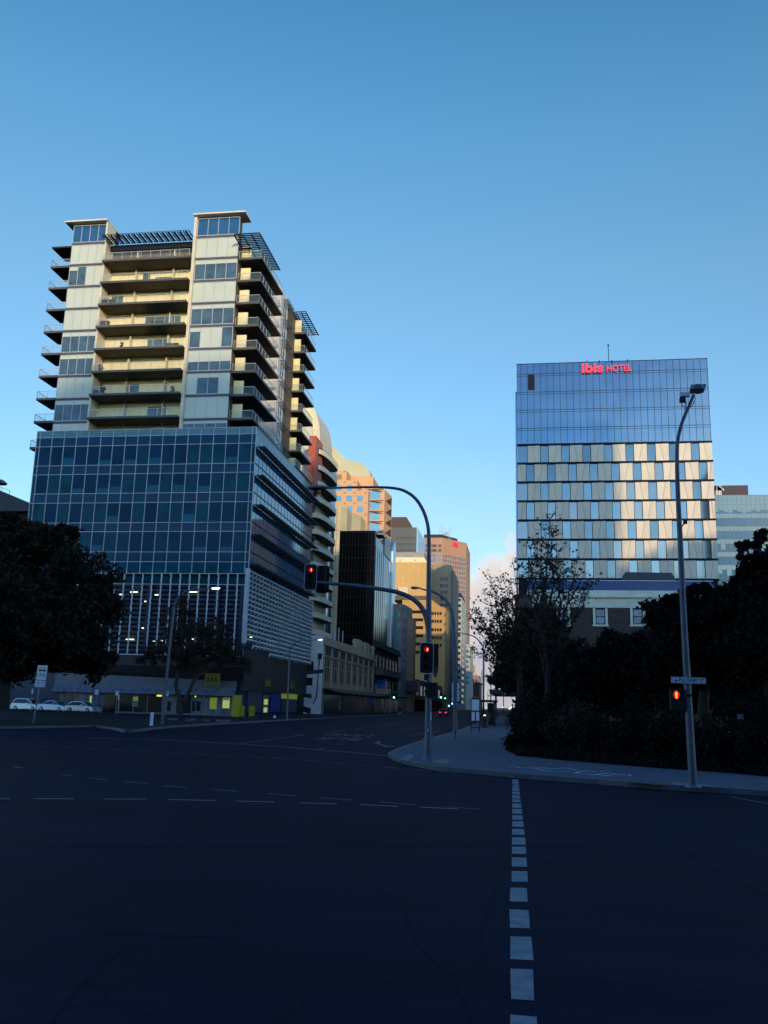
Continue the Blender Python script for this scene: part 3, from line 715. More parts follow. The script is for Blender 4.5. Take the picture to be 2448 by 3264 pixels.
# street side walls, stair tower, partitions
for k in range(9):
    z = 65.9-3.54*k+.35
    MB().box(-40.95, -39.5, 119.3, 119.55, z, z+2.4).build('partition', M['render_yellow'], rt)
    MB().box(-41.15, -41.0, 120.4, 126.5, z+.1, z+2.3).build('sliding_door', M['glass_window'], rt)
    if k < 8: MB().box(-38.5, -37.4, 142.6, 142.85, z-1.6, z+.8).build('partition', M['render_yellow'], rt)
mb = MB(); mb.box(-41.2, -38.6, 133.4, 137.7, 39.1, 68.4)
arc = [(-41.2, 68.4)]+[(-38.6-2.2+2.2*cos(a*pi/10), 68.4+1.3*sin(a*pi/10)) for a in range(6)]+[(-41.2, 69.7)]
mb.extr([(x, 133.4, z) for x, z in arc], (0, 4.3, 0)); mb.build('stair_tower', M['wall_white'], rt)
MB().box(-41.2, -38.55, 137.75, 150.9, 39.1, 68.2).build('wall', M['wall_brown'], rt)
for k in range(8):
    z = 64.6-3.54*k
    f = MB().box(-38.6, -38.52, 134.4, 136.9, z, z+2.1).build('window', M['glass_window'], rt)
    s = MB()
    for y in (134.4, 135.6, 136.8): s.box(-38.53, -38.46, y-.07, y+.07, z, z+2.1)
    s.box(-38.53, -38.45, 134.33, 136.87, z+2.1, z+2.2); s.box(-38.53, -38.45, 134.33, 136.87, z-.1, z); s.build('frame', M['rail_white'], f)
    h = MB()
    for j in range(5): h.box(-38.5+j*.2, -38.42+j*.2, 134.2, 138.4, z+2.45, z+2.52)
    for y in (134.3, 136.3, 138.3): h.box(-38.55, -37.5, y-.03, y+.03, z+2.38, z+2.44)
    h.build('sun_hood', M['slab_grey'], rt)
def pergola(x0, x1, y0, y1, z, along, n):
    mb = MB()
    for i in range(n+1):
        t = i/n
        if along == 'x': x = x0+(x1-x0)*t; mb.box(x-.05, x+.05, y0, y1, z, z+.16)
        else: y = y0+(y1-y0)*t; mb.box(x0, x1, y-.05, y+.05, z, z+.16)
    if along == 'x':
        for i in range(3): y = y0+(y1-y0)*i/2; mb.box(x0, x1, y-.03, y+.03, z+.165, z+.22)
        for i in range(n): x = x0+(x1-x0)*(i+.5)/n; mb.add([(x-.22,y0,z+.02),(x+.10,y0,z+.14),(x+.10,y1,z+.14),(x-.22,y1,z+.02)], [(0,1,2,3)])
    else:
        for i in range(4): x = x0+(x1-x0)*i/3; mb.box(x-.05, x+.05, y0, y1, z-.2, z-.01)
    return mb.build('pergola', M['dark_steel'], rt)
pergola(-61.5, -48.0, 115.5, 118.3, 69.45, 'x', 15)
MB().box(-61.5, -48.0, 118.35, 118.7, 68.5, 69.4).build('pergola_beam', M['dark_steel'], rt)
pergola(-40.9, -37.0, 115.2, 126.4, 68.3, 'y', 22); pergola(-38.9, -36.2, 140.8, 150.6, 67.7, 'y', 12)
# pots and chairs left out on the balconies
mm('pot_dark', (.02,.02,.022), .7, nz=.2); mm('plant_green', (.03,.04,.015), .8, nz=.4, ns=3)
def pot(loc, lab, s=1.0):
    t = thing('pot_plant', lab, 'pot plant', loc, 'pot plants on the tower balconies')
    x, y, z = loc; MB().lathe([(.0,0),(.22*s,0),(.30*s,.45*s),(.0,.45*s)], loc, 10).build('pot', M['pot_dark'], t)
    mb = MB(); q = random.Random(int(abs(x*10)))
    for i in range(40):
        a, r, h = q.random()*6.28, q.random()*.35*s, .4*s+q.random()*.8*s; c = Vector((x+r*cos(a), y+r*sin(a), z+h))
        u = Vector((q.uniform(-1,1), q.uniform(-1,1), q.uniform(-1,1))).normalized()*.14*s; v = u.orthogonal().normalized()*.09*s
        mb.quad(c-u-v, c+u-v, c+u+v, c-u+v)
    mb.build('foliage', M['plant_green'], t)
pot((-60.6, 117.4, 65.72-3.51*5+.3), 'round dark potted shrub at the left end of a cream apartment balcony', 1.1)
pot((-57.6, 117.0, 65.72-3.51*4+.3), 'low potted plant on the balcony above the round shrub', .9)
pot((-60.0, 117.2, 65.72-3.51*6+.3), 'leafy potted plant on the balcony just below the shadow line', 1.25)
pot((-49.2, 117.0, 65.72-3.51*6+.3), 'small potted plant at the right end of a shaded apartment balcony', .8)

def cab(loc, lab, kind, w, h, m):
    t = thing(kind, lab, kind.replace('_', ' '), loc); x, y, z = loc
    MB().box(x-w/2, x+w/2, y-.25, y+.25, z+.08, z+h).build('body', m, t); MB().box(x-w/2-.03, x+w/2+.03, y-.28, y+.28, z+h+.002, z+h+.06).build('lid', M['dark_steel'], t)
    for s in (-1, 1): MB().box(x+s*w*.4-.03, x+s*w*.4+.03, y-.2, y+.2, z, z+.078).build('leg', M['black_paint'], t)
ZB = lambda k: 65.72-3.51*k+.3
cab((-60.4, 117.2, ZB(2)), 'large dark storage box at the left end of the third balcony down', 'storage_box', 1.9, .85, M['dark_steel'])
cab((-60.6, 117.2, ZB(3)), 'dark covered barbecue at the left end of the fourth balcony down', 'barbecue', 1.3, .95, M['black_paint'])
cab((-52.4, 117.3, ZB(3)), 'low dark outdoor sofa before the wide dark doors of the fourth balcony', 'outdoor_sofa', 2.2, .6, M['pot_dark'])
cab((-49.9, 117.3, ZB(4)), 'dark outdoor sofa near the right end of the fifth balcony down', 'outdoor_sofa', 1.8, .62, M['pot_dark'])
cab((-52.0, 117.2, ZB(1)), 'grey planter trough on the second balcony down', 'planter', 2.4, .5, M['slab_grey'])
cab((-60.6, 117.2, ZB(6)), 'dark covered bench in the shaded balcony beside the leafy plant', 'bench', 1.4, .7, M['black_paint'])

# ---------------- shop signs
t = thing('shop_sign', 'square yellow sign with black letters above the striped shop awning', 'sign', at(678, 2184, YF-.9))
a, b = at(653, 2184, YF-.95), at(704, 2147, YF-.95)
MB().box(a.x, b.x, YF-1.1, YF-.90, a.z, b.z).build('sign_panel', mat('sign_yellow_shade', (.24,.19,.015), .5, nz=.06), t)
mb = MB(); text_mb(mb, 'RAA', ((a.x+b.x)/2, YF-1.11, a.z+.42), X_, Z_, .62, .02, 1.45, bold=.02); mb.build('lettering', M['sign_black'], t)
for px0, px1, py0, py1, lab in ((845,865,2150,2188,'narrow yellow blade sign on the dark wall left of the thin lamp pole'), (925,940,2160,2196,'narrow yellow blade sign on the dark wall right of the thin lamp pole')):
    a, b = atx(px0, py1, XR+.36), atx(px1, py0, XR+.36)
    t = thing('blade_sign', lab, 'sign', (XR+.3, a.y, a.z), 'yellow blade signs on the shop')
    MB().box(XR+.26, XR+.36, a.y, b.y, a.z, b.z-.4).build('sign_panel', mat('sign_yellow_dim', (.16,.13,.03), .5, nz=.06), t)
    mb = MB(); text_mb(mb, 'RAA', (XR+.365, (a.y+b.y)/2, (a.z+b.z)/2), (0,1,0), Z_, .5, .02, abs(b.y-a.y)*.7); mb.build('lettering', M['sign_black'], t)
t = thing('projecting_sign', 'thin lit yellow sign projecting edge-on from the shop corner', 'sign', atx(797, 2160, XR+.5))
a, b = at(792, 2160, YF+6), at(799, 2128, YF+6)
MB().box(a.x, b.x, YF+5.9, YF+7, a.z, b.z).build('sign_panel', M['yellow'], t); MB().box(a.x-.15, b.x+.05, YF+6.2, YF+6.4, b.z, b.z+.12).build('bracket', M['dark_steel'], t)
# ================================================================== the left side of the street, near to far
mm('red_panel', (.50,.10,.055), .55, nz=.06); mm('tan_render', (.56,.47,.29), .8, nz=.10, ns=.2); mm('peach', (.64,.36,.19), .75, nz=.06, ns=.2)
mm('roof_sage', (.52,.50,.34), .7, nz=.08, ns=.15); mm('black_glass', (.005,.0045,.0045), .15, nz=.5, ns=.10, ior=1.3, spec=.25); mm('blue_glass', (.008,.045,.11), .14, nz=.3, ns=.15, ior=1.3, spec=.25)
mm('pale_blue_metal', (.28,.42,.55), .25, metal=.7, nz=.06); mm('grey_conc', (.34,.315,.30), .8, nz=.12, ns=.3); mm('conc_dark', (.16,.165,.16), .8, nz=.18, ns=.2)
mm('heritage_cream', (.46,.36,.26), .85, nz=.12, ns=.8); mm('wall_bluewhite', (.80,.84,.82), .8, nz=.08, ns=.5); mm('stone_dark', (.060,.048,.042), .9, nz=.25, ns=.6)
mm('yellow_stone', (.66,.42,.165), .8, nz=.06, ns=.15); mm('ochre', (.56,.34,.13), .8, nz=.08, ns=.2); mm('bank_stone', (.42,.235,.16), .8, nz=.05, ns=.1)
mm('win_far', (.10,.17,.24), .15, nz=.2, ns=.5, ior=1.8); mm('win_blue', (.08,.24,.40), .10, nz=.15, ns=.5, ior=2.0); mm('win_dark', (.012,.010,.009), .2, nz=.3)
mm('teal_window', (.07,.40,.46), .12, nz=.2, ior=1.8); mm('win_pale', (.62,.58,.54), .25, nz=.1, ior=1.6); mm('brown_glass', (.085,.075,.072), .3, nz=.15, ns=.1, ior=1.5)
mm('slab_wall', (.42,.44,.42), .8, nz=.10, ns=.3); mm('roof_dark', (.030,.028,.034), .8, nz=.2); mm('logo_red', (.75,.03,.05), .5, nz=0, emit=(1,.02,.04), es=.25)
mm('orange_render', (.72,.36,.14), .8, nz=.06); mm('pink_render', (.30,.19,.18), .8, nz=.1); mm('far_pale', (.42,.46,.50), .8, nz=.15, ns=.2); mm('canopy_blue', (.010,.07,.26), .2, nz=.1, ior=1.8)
mm('verandah', (.085,.062,.05), .8, nz=.2)
def rect(root, name, m, px0, px1, py0, py1, Y, d=.12, mi=None):       # panel on a wall facing the viewer
    a, b = at(px0, py1, Y), at(px1, py0, Y)
    return MB().box(a.x, b.x, Y-d, Y, a.z, b.z).build(name, m, root)
def zrect(root, name, m, px0, px1, pt, pb, X, d=.12):                 # panel on a wall facing the street (+X)
    ym = (pt+pb)/2; a, b = atx(px0, pt, X), atx(px0, pb, X); c = atx(px1, ym+(px1-px0)*.3, X)
    return MB().box(X, X+d, min(a.y, c.y), max(a.y, c.y), b.z, a.z).build(name, m, root)

# lane panels on the back corner of the tower
for q, e in ((((980,2118),(1000,2107),(1000,2140),(980,2140)), .3), (((976,2160),(997,2160),(996,2185),(976,2185)), .3), (((968,2210),(993,2212),(993,2226),(968,2222)), .3), (((966,2250),(991,2258),(990,2277),(966,2268)), .3)):
    MB().extr([at(x, y, 153.4) for x, y in q], (0, -e, 0)).build('lane_panel', M['black_paint'], rt)
q = [at(x, y, 153) for x, y in ((962,2142),(1034,2135),(1028,2146),(962,2152))]
MB().extr(q, (0, -2.2, 0)).build('lane_canopy', M['fascia_dark'], rt)

# --- curved-balcony flats with the red pier
bb = thing('apartment_block', 'pale apartment block with rounded balconies, a red pier and an arched cream crown', 'apartment block', (-52, 205, 0))
RX0, RX1 = at(985,1389,190).x, at(1008,1389,190).x
MB().box(RX0, RX1, 190, 197, at(1000,1552,190).z, at(1000,1389,190).z).build('red_pier', M['red_panel'], bb)
MB().box(RX0-2, -46.55, 196, 199, 0, at(1000,1552,190).z).build('glass_wall', M['glass_sky'], bb)
for k in range(3): z = at(1000,1552,190).z+1+k*3.45; MB().box(RX1, RX1+.06, 192.5, 193.6, z, z+1.8).build('window', M['win_dark'], bb)
a0 = at(975,1283,197.5); zt = at(1000,1283,197.5).z; zb = at(1019,1400,197.5).z; xr = at(1020,1391,197.5).x
poly = [(a0.x-14, 0), (xr, 0), (xr, zb)]
for i in range(1, 11): an = i*pi/20; poly.append((xr-(xr-a0.x)*(1-cos(an))*1.0, zb+(zt-zb)*sin(an)))
poly.append((a0.x-14, zt))
MB().extr([(x, 197.5, z) for x, z in poly], (0, 14, 0)).build('crown_wall', M['render_cream'], bb)
arch = MB()
for i in range(10):
    a1, a2 = i*pi/20, (i+1)*pi/20
    f = lambda an, k: Vector((xr-1.3-(xr-1.3-a0.x)*(1-cos(an))*k, 197.3, zb+(zt-zb)*.80*sin(an)*k))
    arch.bar(f(a1,1), f(a2,1), .35, .5)
arch.build('arch_moulding', M['render_yellow'], bb)
Xa, Xb, Xo, Yc = -46.3, -45.3, -43.7, 204.5
core = [(Xa-6, 198.8), (-46.6, 198.8), (-46.2, 204), (-46.2, 218), (Xa-6, 218)]
MB().prism(core, 0, at(1012,1400,198).z-1).build('wall', M['glass_sky'], bb)
ztop = at(1020,1431,193).z; pitch_b = (at(1020,1431,193).z-at(1020,2005,193).z)/11
for k in range(12):
    z = ztop-pitch_b*k-1.05
    outer = [(Xa, 193), (Xb, 193)]+[(Xb+(Xo-Xb)*sin(i*pi/16), Yc-11.5*cos(i*pi/16)) for i in range(1, 9)]+[(Xo, 207.5), (Xo-.6, 209.5)]
    pl = outer+[(Xa, 210)]
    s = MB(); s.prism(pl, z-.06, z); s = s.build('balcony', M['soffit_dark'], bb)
    p = MB(); n = len(outer)
    for i in range(n-1):
        a, b = outer[i], outer[i+1]
        p.add([(a[0],a[1],z-.05),(b[0],b[1],z-.05),(b[0],b[1],z+1.02),(a[0],a[1],z+1.02)], [(0,1,2,3)], smooth=i > 0)
    p.build('parapet', M['render_cream'] if k < 99 else 0, s)
    h = MB(); h.tube([(x-.15, y+.25, z+1.45) for x, y in outer], .04, 5); h.build('handrail', M['dark_steel'], s)
for k in range(13):
    z = ztop-pitch_b*k-.9; MB().box(-46.55, -46.2, 198.6, 198.95, z-1.4, z+1.3).build('mullion', M['dark_steel'], bb)
# --- tan blank block
tb = thing('tan_block', 'windowless tan rendered block behind the rounded balconies', 'building', (-58, 275, 0))
p0, p1 = at(1050,1613,268), at(1087,1613,268)
mb = MB(); mb.prism([(p0.x-4, 268), (p1.x, 268), (p1.x+1.4, 271), (p1.x+1.4, 279), (p0.x-4, 279)], 0, p1.z)
mb.build('wall', M['tan_render'], tb)
q0 = at(1092,1629,279.1); MB().prism([(q0.x-6, 279.1), (q0.x+1.2, 279.1), (q0.x+4.6, 287), (q0.x+4.6, 296), (q0.x-6, 296)], 0, q0.z).build('rear_wall', M['tan_render'], tb)
mb = MB()
for py in (1690, 1760, 1830, 1900): z = at(1070,py,268).z; mb.box(p0.x-4, p1.x+.02, 267.95, 268.0, z-.05, z+.05)
xm = at(1072,1700,268).x; mb.box(xm-.05, xm+.05, 267.95, 268, 0, p1.z); mb.build('panel_joint', M['wall_brown'], tb)
# --- black glass block
kb = thing('black_office_block', 'black glass office block with a blue glass corner and a rounded end fin', 'office block', (-48, 257, 0))
xl, xr_ = at(1084,1692,243).x, -40.0; zk = at(1140,1692,243).z
MB().box(xl, xr_, 243, 273, 0, zk).build('wall', M['black_glass'], kb)
mb = MB()
for i in range(12): x = xl+(xr_-xl)*i/11.; mb.box(x-.03, x+.03, 242.95, 243, 14, zk)
for i in range(9): z = zk-.4-3.6*i; mb.box(xl, xr_, 242.94, 243, z-.04, z+.04)
mb.build('curtain_wall_frame', M['black_paint'], kb)
MB().box(xr_, xr_+.25, 243.3, 258, 0, zk-1.6).build('glass_corner', M['blue_glass'], kb); MB().box(xr_, xr_+.30, 258.2, 273, 0, zk-4).build('glass_corner', M['blue_glass'], kb)
mb = MB()
for i in range(9): y = 243.5+i*3.6; mb.box(xr_+.25, xr_+.32, y-.04, y+.04, 14, zk-4.2)
mb.build('mullion', M['dark_steel'], kb)
MB().box(xr_-.2, xr_+.5, 258.3, 273.4, zk-4, zk+1.8).build('hood', mat('navy_hood', (.012,.02,.06), .3, nz=.1), kb)
fin = [(273.5, 14)]+[(273.5, zk-.5)]+[(276.5-3*cos(i*pi/8), zk-.5+3.4*sin(i*pi/8)) for i in range(9)]+[(279.5, 14)]
MB().extr([(xr_-.3, y, z) for y, z in fin], (1.2, 0, 0)).build('end_fin', M['pale_blue_metal'], kb)
zg, zg2 = at(1246,2040,276).z, at(1246,1995,276).z
MB().box(xr_+.92, xr_+1.0, 274, 279, 15.5, 22).build('end_fin_foot', M['yellow'], kb)
v = MB(); pts = []
x0v, x1v = at(1128,1690,250).x, at(1222,1690,250).x
for i in range(9): an = pi*i/8; pts.append((252-3.2*cos(an), zk+.02+1.7*sin(an)))
v.extr([(x0v, y, z) for y, z in pts], (x1v-x0v, 0, 0)); v.build('barrel_roof', M['grey_conc'], kb)
rect(kb, 'roof_plant', M['far_pale'], 1211, 1222, 1687, 1694, 248, 1.2)
# --- peach tower with the sloping sage roof
pk = thing('peach_tower', 'peach stone office tower with square blue windows under a sloping sage roof', 'office tower', (-60, 305, 0))
PYY = 302.0
pa, pb_ = at(1040,1500,PYY), at(1174,1560,PYY); zA, zB = at(1105,1500,PYY).z, at(1174,1565,PYY).z
steps = [(1056, 1105, 1500), (1105, 1139, 1531), (1139, 1174, 1563)]
MB().box(at(1040,1500,PYY).x-8, at(1105,1500,PYY).x, PYY, PYY+26, 0, at(1090,1500,PYY).z).build('wall', M['peach'], pk)
MB().box(at(1105,1500,PYY).x, at(1139,1531,PYY).x, PYY, PYY+26, 0, at(1120,1531,PYY).z).build('wall', M['peach'], pk)
MB().box(at(1139,1531,PYY).x, at(1174,1563,PYY).x, PYY, PYY+26, 0, at(1160,1563,PYY).z).build('wall', M['peach'], pk)
# set back and chamfered bay to the street
xs0, xs1 = at(1174,1600,PYY+1.5).x, at(1222,1600,PYY+4).x
mb = MB(); ztb = at(1200,1553,PYY+3).z
pl = [(xs0-1.5, PYY+3.2), (xs1, PYY+6.5), (xs1+1.0, PYY+18), (xs0-1.5, PYY+22)]
mb.prism(pl, 0, ztb); mb.build('street_bay', M['peach'], pk)
pl2 = [(at(1100,1510,PYY+8).x, PYY+8), (at(1190,1526,PYY+10).x, PYY+10), (at(1207,1560,PYY+24).x, PYY+24), (at(1100,1510,PYY+8).x, PYY+24)]
MB().prism(pl2, 0, at(1150,1518,PYY+9).z).build('upper_wall', M['peach'], pk)
# windows on the face
for r, py in enumerate((1546, 1580, 1614, 1648)):
    for c, px in enumerate((1071, 1105, 1139)):
        if (c == 2 and r == 0) or (c == 0 and r >= 2) or (c == 1 and r == 3): continue
        f = rect(pk, 'window', M['win_blue'], px-1, px+18, py, py+19, PYY+.02, .06); 
rect(pk, 'louvre_panel', mat('brown_louvre', (.30,.19,.14), .7, nz=.1), 1072, 1090, 1512, 1529, PYY+.02, .06)
for py in (1503, 1537, 1571, 1605, 1640, 1674):
    for px in (1098, 1131, 1165, 1062): 
        if (py < 1530 and px > 1100) or (py < 1560 and px > 1140): continue
        rect(pk, 'vent', M['wall_brown'], px-2, px+2, py-2, py+2, PYY+.02, .05)
# windows of the bay (plane through its two front corners)
def on_bay(t, z): return Vector((xs0-1.5+(xs1-xs0+1.5)*t, PYY+3.2+3.3*t-.05, z))
for py in (1578, 1614, 1648, 1680):
    z1 = at(1200, py-13, PYY+5).z; z0 = z1-3.0
    MB().extr([on_bay(.22,z0), on_bay(.78,z0), on_bay(.78,z1), on_bay(.22,z1)], (0,-.06,0)).build('window', M['win_blue'], pk)
    x = xs1+.55; MB().extr([(xs1+.25,PYY+8.5,z0+.2),(xs1+.95,PYY+16.5,z0+.2),(xs1+.95,PYY+16.5,z1)], (.12,0,0)).build('window', mat('maroon_reveal', (.10,.03,.02), .7, nz=.1), pk)
    MB().box(xs0-1.2, xs1, PYY+3.0, PYY+4.2, z1+.25, z1+.6).build('sill_band', M['peach'], pk)
# sloping roof mass
Rp = [at(975,1345,PYY+14), at(1019,1378,PYY+14), at(1104,1464,PYY+14), at(1150,1474,PYY+14), at(1178,1500,PYY+16), at(1184,1520,PYY+16)]
poly = [(p.x, p.z) for p in Rp]; poly = [(poly[0][0], 40)]+poly+[(poly[-1][0], 40)]
MB().extr([(x, PYY+14.2, z) for x, z in poly], (0, 14, 0)).build('roof', M['roof_sage'], pk)
# --- dark brown glass tower behind
dk = thing('brown_glass_tower', 'dark brown glass office tower with a blue-grey side behind the yellow block', 'office tower', (-60, 490, 0))
Yd = 490.0; d0, d1 = at(1225,1681,Yd), at(1329,1681,Yd)
MB().box(d0.x, d1.x, Yd, Yd+40, 0, d1.z).build('wall', M['brown_glass'], dk)
MB().box(d1.x, d1.x+.4, Yd+.5, Yd+40, 0, d1.z-.3).build('side_wall', M['pale_blue_metal'], dk)
e0, e1, e2 = at(1225,1648,Yd+3), at(1296,1648,Yd+3), at(1309,1680,Yd+3)
MB().extr([(e0.x,Yd+3,d1.z), (e2.x,Yd+3,d1.z), (e2.x,Yd+3,e2.z+1.5), (e1.x,Yd+3,e1.z), (e0.x,Yd+3,e0.z)], (0,18,0)).build('plant_room', mat('plant_brown', (.075,.05,.042), .7, nz=.15), dk)
for py in (1716, 1735, 1755): rect(dk, 'ribbon_window', mat('tower_band', (.045,.05,.055), .3, nz=.2, ns=.1), 1262, 1326, py-3, py+2, Yd+.02, .1)
# --- yellow block
yb = thing('yellow_block', 'blank yellow stone block with a white parapet and a small white roof cabin', 'building', (-52, 455, 0))
Yy = 447.0; y0, y1 = at(1230,1792,Yy), at(1360,1792,Yy)
MB().box(y0.x, y1.x, Yy, Yy+30, 0, y1.z).build('wall', M['yellow_stone'], yb)
a, b = at(1230,1793,Yy), at(1352,1776,Yy)
MB().extr([(a.x,Yy+.5,a.z+.02),(y1.x,Yy+.5,a.z+.02),(b.x,Yy+.5,b.z),(a.x,Yy+.5,b.z)], (0,20,0)).build('parapet', mat('parapet_pale', (.92,.78,.50), .7, nz=.05), yb)
rect(yb, 'plant_room', M['grey_conc'], 1230, 1353, 1760, 1776, Yy+9, -12)
mb = MB()
for px in range(1262, 1360, 16): x = at(px,1850,Yy).x; mb.box(x-.06, x+.06, Yy-.04, Yy, 20, y1.z-.4)
for py in (1831, 1852, 1874, 1896): z = at(1300,py,Yy).z; mb.box(y0.x, y1.x, Yy-.05, Yy-.001, z-.06, z+.06)
mb.build('panel_joint', M['ochre'], yb)
rect(yb, 'roof_cabin', M['render_cream'], 1271, 1303, 1874, 1898, Yy-.1, 3.0); rect(yb, 'window', M['win_dark'], 1276, 1281, 1886, 1892, Yy-3.1, .1)
rect(yb, 'vent', M['ochre'], 1273, 1278, 1784, 1788, Yy+.49, .1); rect(yb, 'vent', M['ochre'], 1321, 1326, 1784, 1788, Yy+.49, .1)
# --- ochre block with ribbon windows
ob_ = thing('ochre_office_block', 'ochre office block with dark ribbon windows and a sloping roof', 'office block', (-44, 425, 0))
Yo = 420.0; o0, o1 = at(1282,1930,Yo), at(1366,1930,Yo); o2, o3 = at(1366,1903,Yo), at(1420,1938,Yo)
MB().box(o0.x, o1.x, Yo, Yo+22, 0, at(1330,1912,Yo).z).build('wall', M['ochre'], ob_)
MB().extr([(o1.x,Yo-.01,0),(o3.x,Yo-.01,0),(o3.x,Yo-.01,o3.z),(at(1402,1932,Yo).x,Yo-.01,at(1402,1932,Yo).z),(at(1372,1908,Yo).x,Yo-.01,at(1372,1908,Yo).z),(o1.x,Yo-.01,o2.z)], (0,24,0)).build('street_wing', M['ochre'], ob_)
MB().extr([at(1252,1899,Yo-.2), at(1364,1899,Yo-.2), at(1364,1912,Yo-.2), at(1252,1912,Yo-.2)], (0,20,0)).build('roof_edge', M['wall_brown'], ob_)
for py in (1946, 1971, 1996, 2022, 2048, 2074): rect(ob_, 'ribbon_window', M['win_dark'], 1300, 1349, py, py+9, Yo+.02, .1)
for py in (1951, 1976, 2003, 2028, 2052): 
    w = rect(ob_, 'ribbon_window', M['win_dark'], 1376, 1408, py, py+9, Yo+.0, .1)
    mb = MB()
    for px in (1384, 1392, 1400): x = at(px,py,Yo).x; mb.box(x-.15, x+.15, Yo-.16, Yo-.105, at(px,py+9,Yo).z, at(px,py,Yo).z)
    mb.build('mullion', M['ochre'], w)
for py in (1955, 1985, 2010): rect(ob_, 'window', M['win_dark'], 1417.5, 1420.5, py, py+9, Yo+.05, .3)
# --- grey-banded block
gb = thing('grey_banded_block', 'grey concrete block with teal and pale windows beside the black tower', 'office block', (-44, 292, 0))
g0, g1 = at(1240,1925,284), at(1282,1925,284); g2 = at(1298,1935,290); zt = g1.z
plan = [(g0.x-2, 284), (g1.x, 284), (g2.x, 289.5), (g2.x+.5, 300), (g0.x-2, 300)]
MB().prism(plan, 0, zt).build('wall', M['grey_conc'], gb)
MB().prism([(g2.x-.5,289.6), (g2.x+1.6,294.5), (g2.x+1.8,300.3), (g2.x-.5,300.3)], 0, zt-4).build('street_bay', M['peach'], gb)
for k in range(6):
    z = zt-2.6-3.2*k
    MB().box(g0.x-1.5, at(1273,1950,284).x, 283.9, 284, z-1.5, z).build('window', M['teal_window'], gb)
    for t0, t1 in ((.08,.30), (.38,.92)):
        a = Vector((g1.x+(g2.x-g1.x)*t0, 284+5.5*t0, z-1.7)); b = Vector((g1.x+(g2.x-g1.x)*t1, 284+5.5*t1, z-1.7))
        MB().extr([a, b, b+Vector((0,0,1.75)), a+Vector((0,0,1.75))], (.06,-.06,0)).build('window', M['win_pale'], gb)
# --- grey concrete block
cb_ = thing('concrete_block', 'tall grey concrete block, lit only along its top edge, behind the ochre offices', 'office block', (-44, 490, 0))
Yn = 478.0; n0, n1 = at(1368,1800,Yn), at(1437,1800,Yn)
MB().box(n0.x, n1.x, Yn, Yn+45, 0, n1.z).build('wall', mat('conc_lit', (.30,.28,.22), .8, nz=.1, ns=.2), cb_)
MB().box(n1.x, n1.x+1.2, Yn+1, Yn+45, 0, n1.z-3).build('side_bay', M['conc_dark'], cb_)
mb = MB()
for px in (1378, 1396, 1413, 1428): x = at(px,1850,Yn).x; mb.box(x-.08, x+.08, Yn-.05, Yn, 0, n1.z-.2)
mb.build('panel_joint', M['conc_dark'], cb_)
for py in range(1840, 2240, 21):
    for px0, px1 in ((1402,1412), (1416,1427)): rect(cb_, 'window', M['win_dark'] if (py//21+px0) % 3 else M['conc_dark'], px0, px1, py, py+11, Yn+.02, .1)
# --- bank tower
bk = thing('bank_tower', 'tall peach bank tower with a red emblem near its roof and grids of grey windows', 'office tower', (-44, 650, 0))
Yb = 640.0; b0, b1 = at(1335,1713,Yb), at(1411,1714,Yb); b2 = at(1487,1736,Yb+22)
def bface(t, z): return Vector((b1.x+(b2.x-b1.x)*t, Yb+22*t, z))
MB().prism([(b0.x, Yb), (b1.x, Yb), (b2.x, Yb+22), (b2.x, Yb+70), (b0.x, Yb+70)], 0, b1.z).build('wall', M['bank_stone'], bk)
MB().prism([(at(1352,1713,Yb+4).x, Yb+4), (at(1405,1712,Yb+4).x, Yb+4), (at(1458,1725,Yb+22).x, Yb+22), (at(1350,1713,Yb+40).x, Yb+40)], b1.z+.01, b1.z+3.2).build('roof', M['roof_dark'], bk)
mb = MB()
for px, h in ((1353,12),(1402,14),(1408,18),(1412,13),(1422,10),(1430,9),(1436,12)):
    p = at(px, 1714, Yb+12); mb.tube([(p.x,p.y,b1.z+1), (p.x,p.y,b1.z+3+h*.6)], .16, 5)
for px in (1416, 1424): p = at(px, 1712, Yb+10); mb.ell((p.x,p.y,b1.z+4.8), 1.1, .6, 1.1)
mb.build('aerial', M['far_pale'], bk)
for py in (1735, 1750, 1765, 1780):
    for px in (1356, 1375, 1383, 1397): rect(bk, 'window', M['wall_brown'] if py < 1760 else M['win_far'], px, px+10, py, py+9, Yb+.02, .2)
nwin = 0
for r in range(17):
    z1 = at(1412,1766,Yb).z-r*3.42
    for c in range(10):
        if nwin >= 84: break
        a, b = (c+.16)/10.4+.01, (c+.80)/10.4+.01
        MB().extr([bface(a,z1-2.0), bface(b,z1-2.0), bface(b,z1), bface(a,z1)], (.1,-.12,0)).build('window', M['win_far'], bk); nwin += 1
mb = MB()
for r in range(8, 17):
    z1 = at(1412,1766,Yb).z-r*3.42
    for c in range(10):
        if r == 8 and c < 4: continue
        a, b = (c+.16)/10.4+.01, (c+.80)/10.4+.01; mb.extr([bface(a,z1-2.0), bface(b,z1-2.0), bface(b,z1), bface(a,z1)], (.1,-.12,0))
mb.build('lower_windows', M['win_far'], bk)['kind'] = 'stuff'
lg = MB(); zc0, zc1 = at(1450,1744,Yb+12).z, at(1450,1729,Yb+12).z
for i, (ta, tb2) in enumerate(((.40,.47), (.49,.56), (.58,.65))):
    s = (-.04, 0, .04)[i]
    lg.extr([bface(ta-s,zc1), bface(tb2-s,zc1), bface(tb2,zc0), bface(ta,zc0)], (.3,-.4,0))
lg.build('emblem', M['logo_red'], bk)
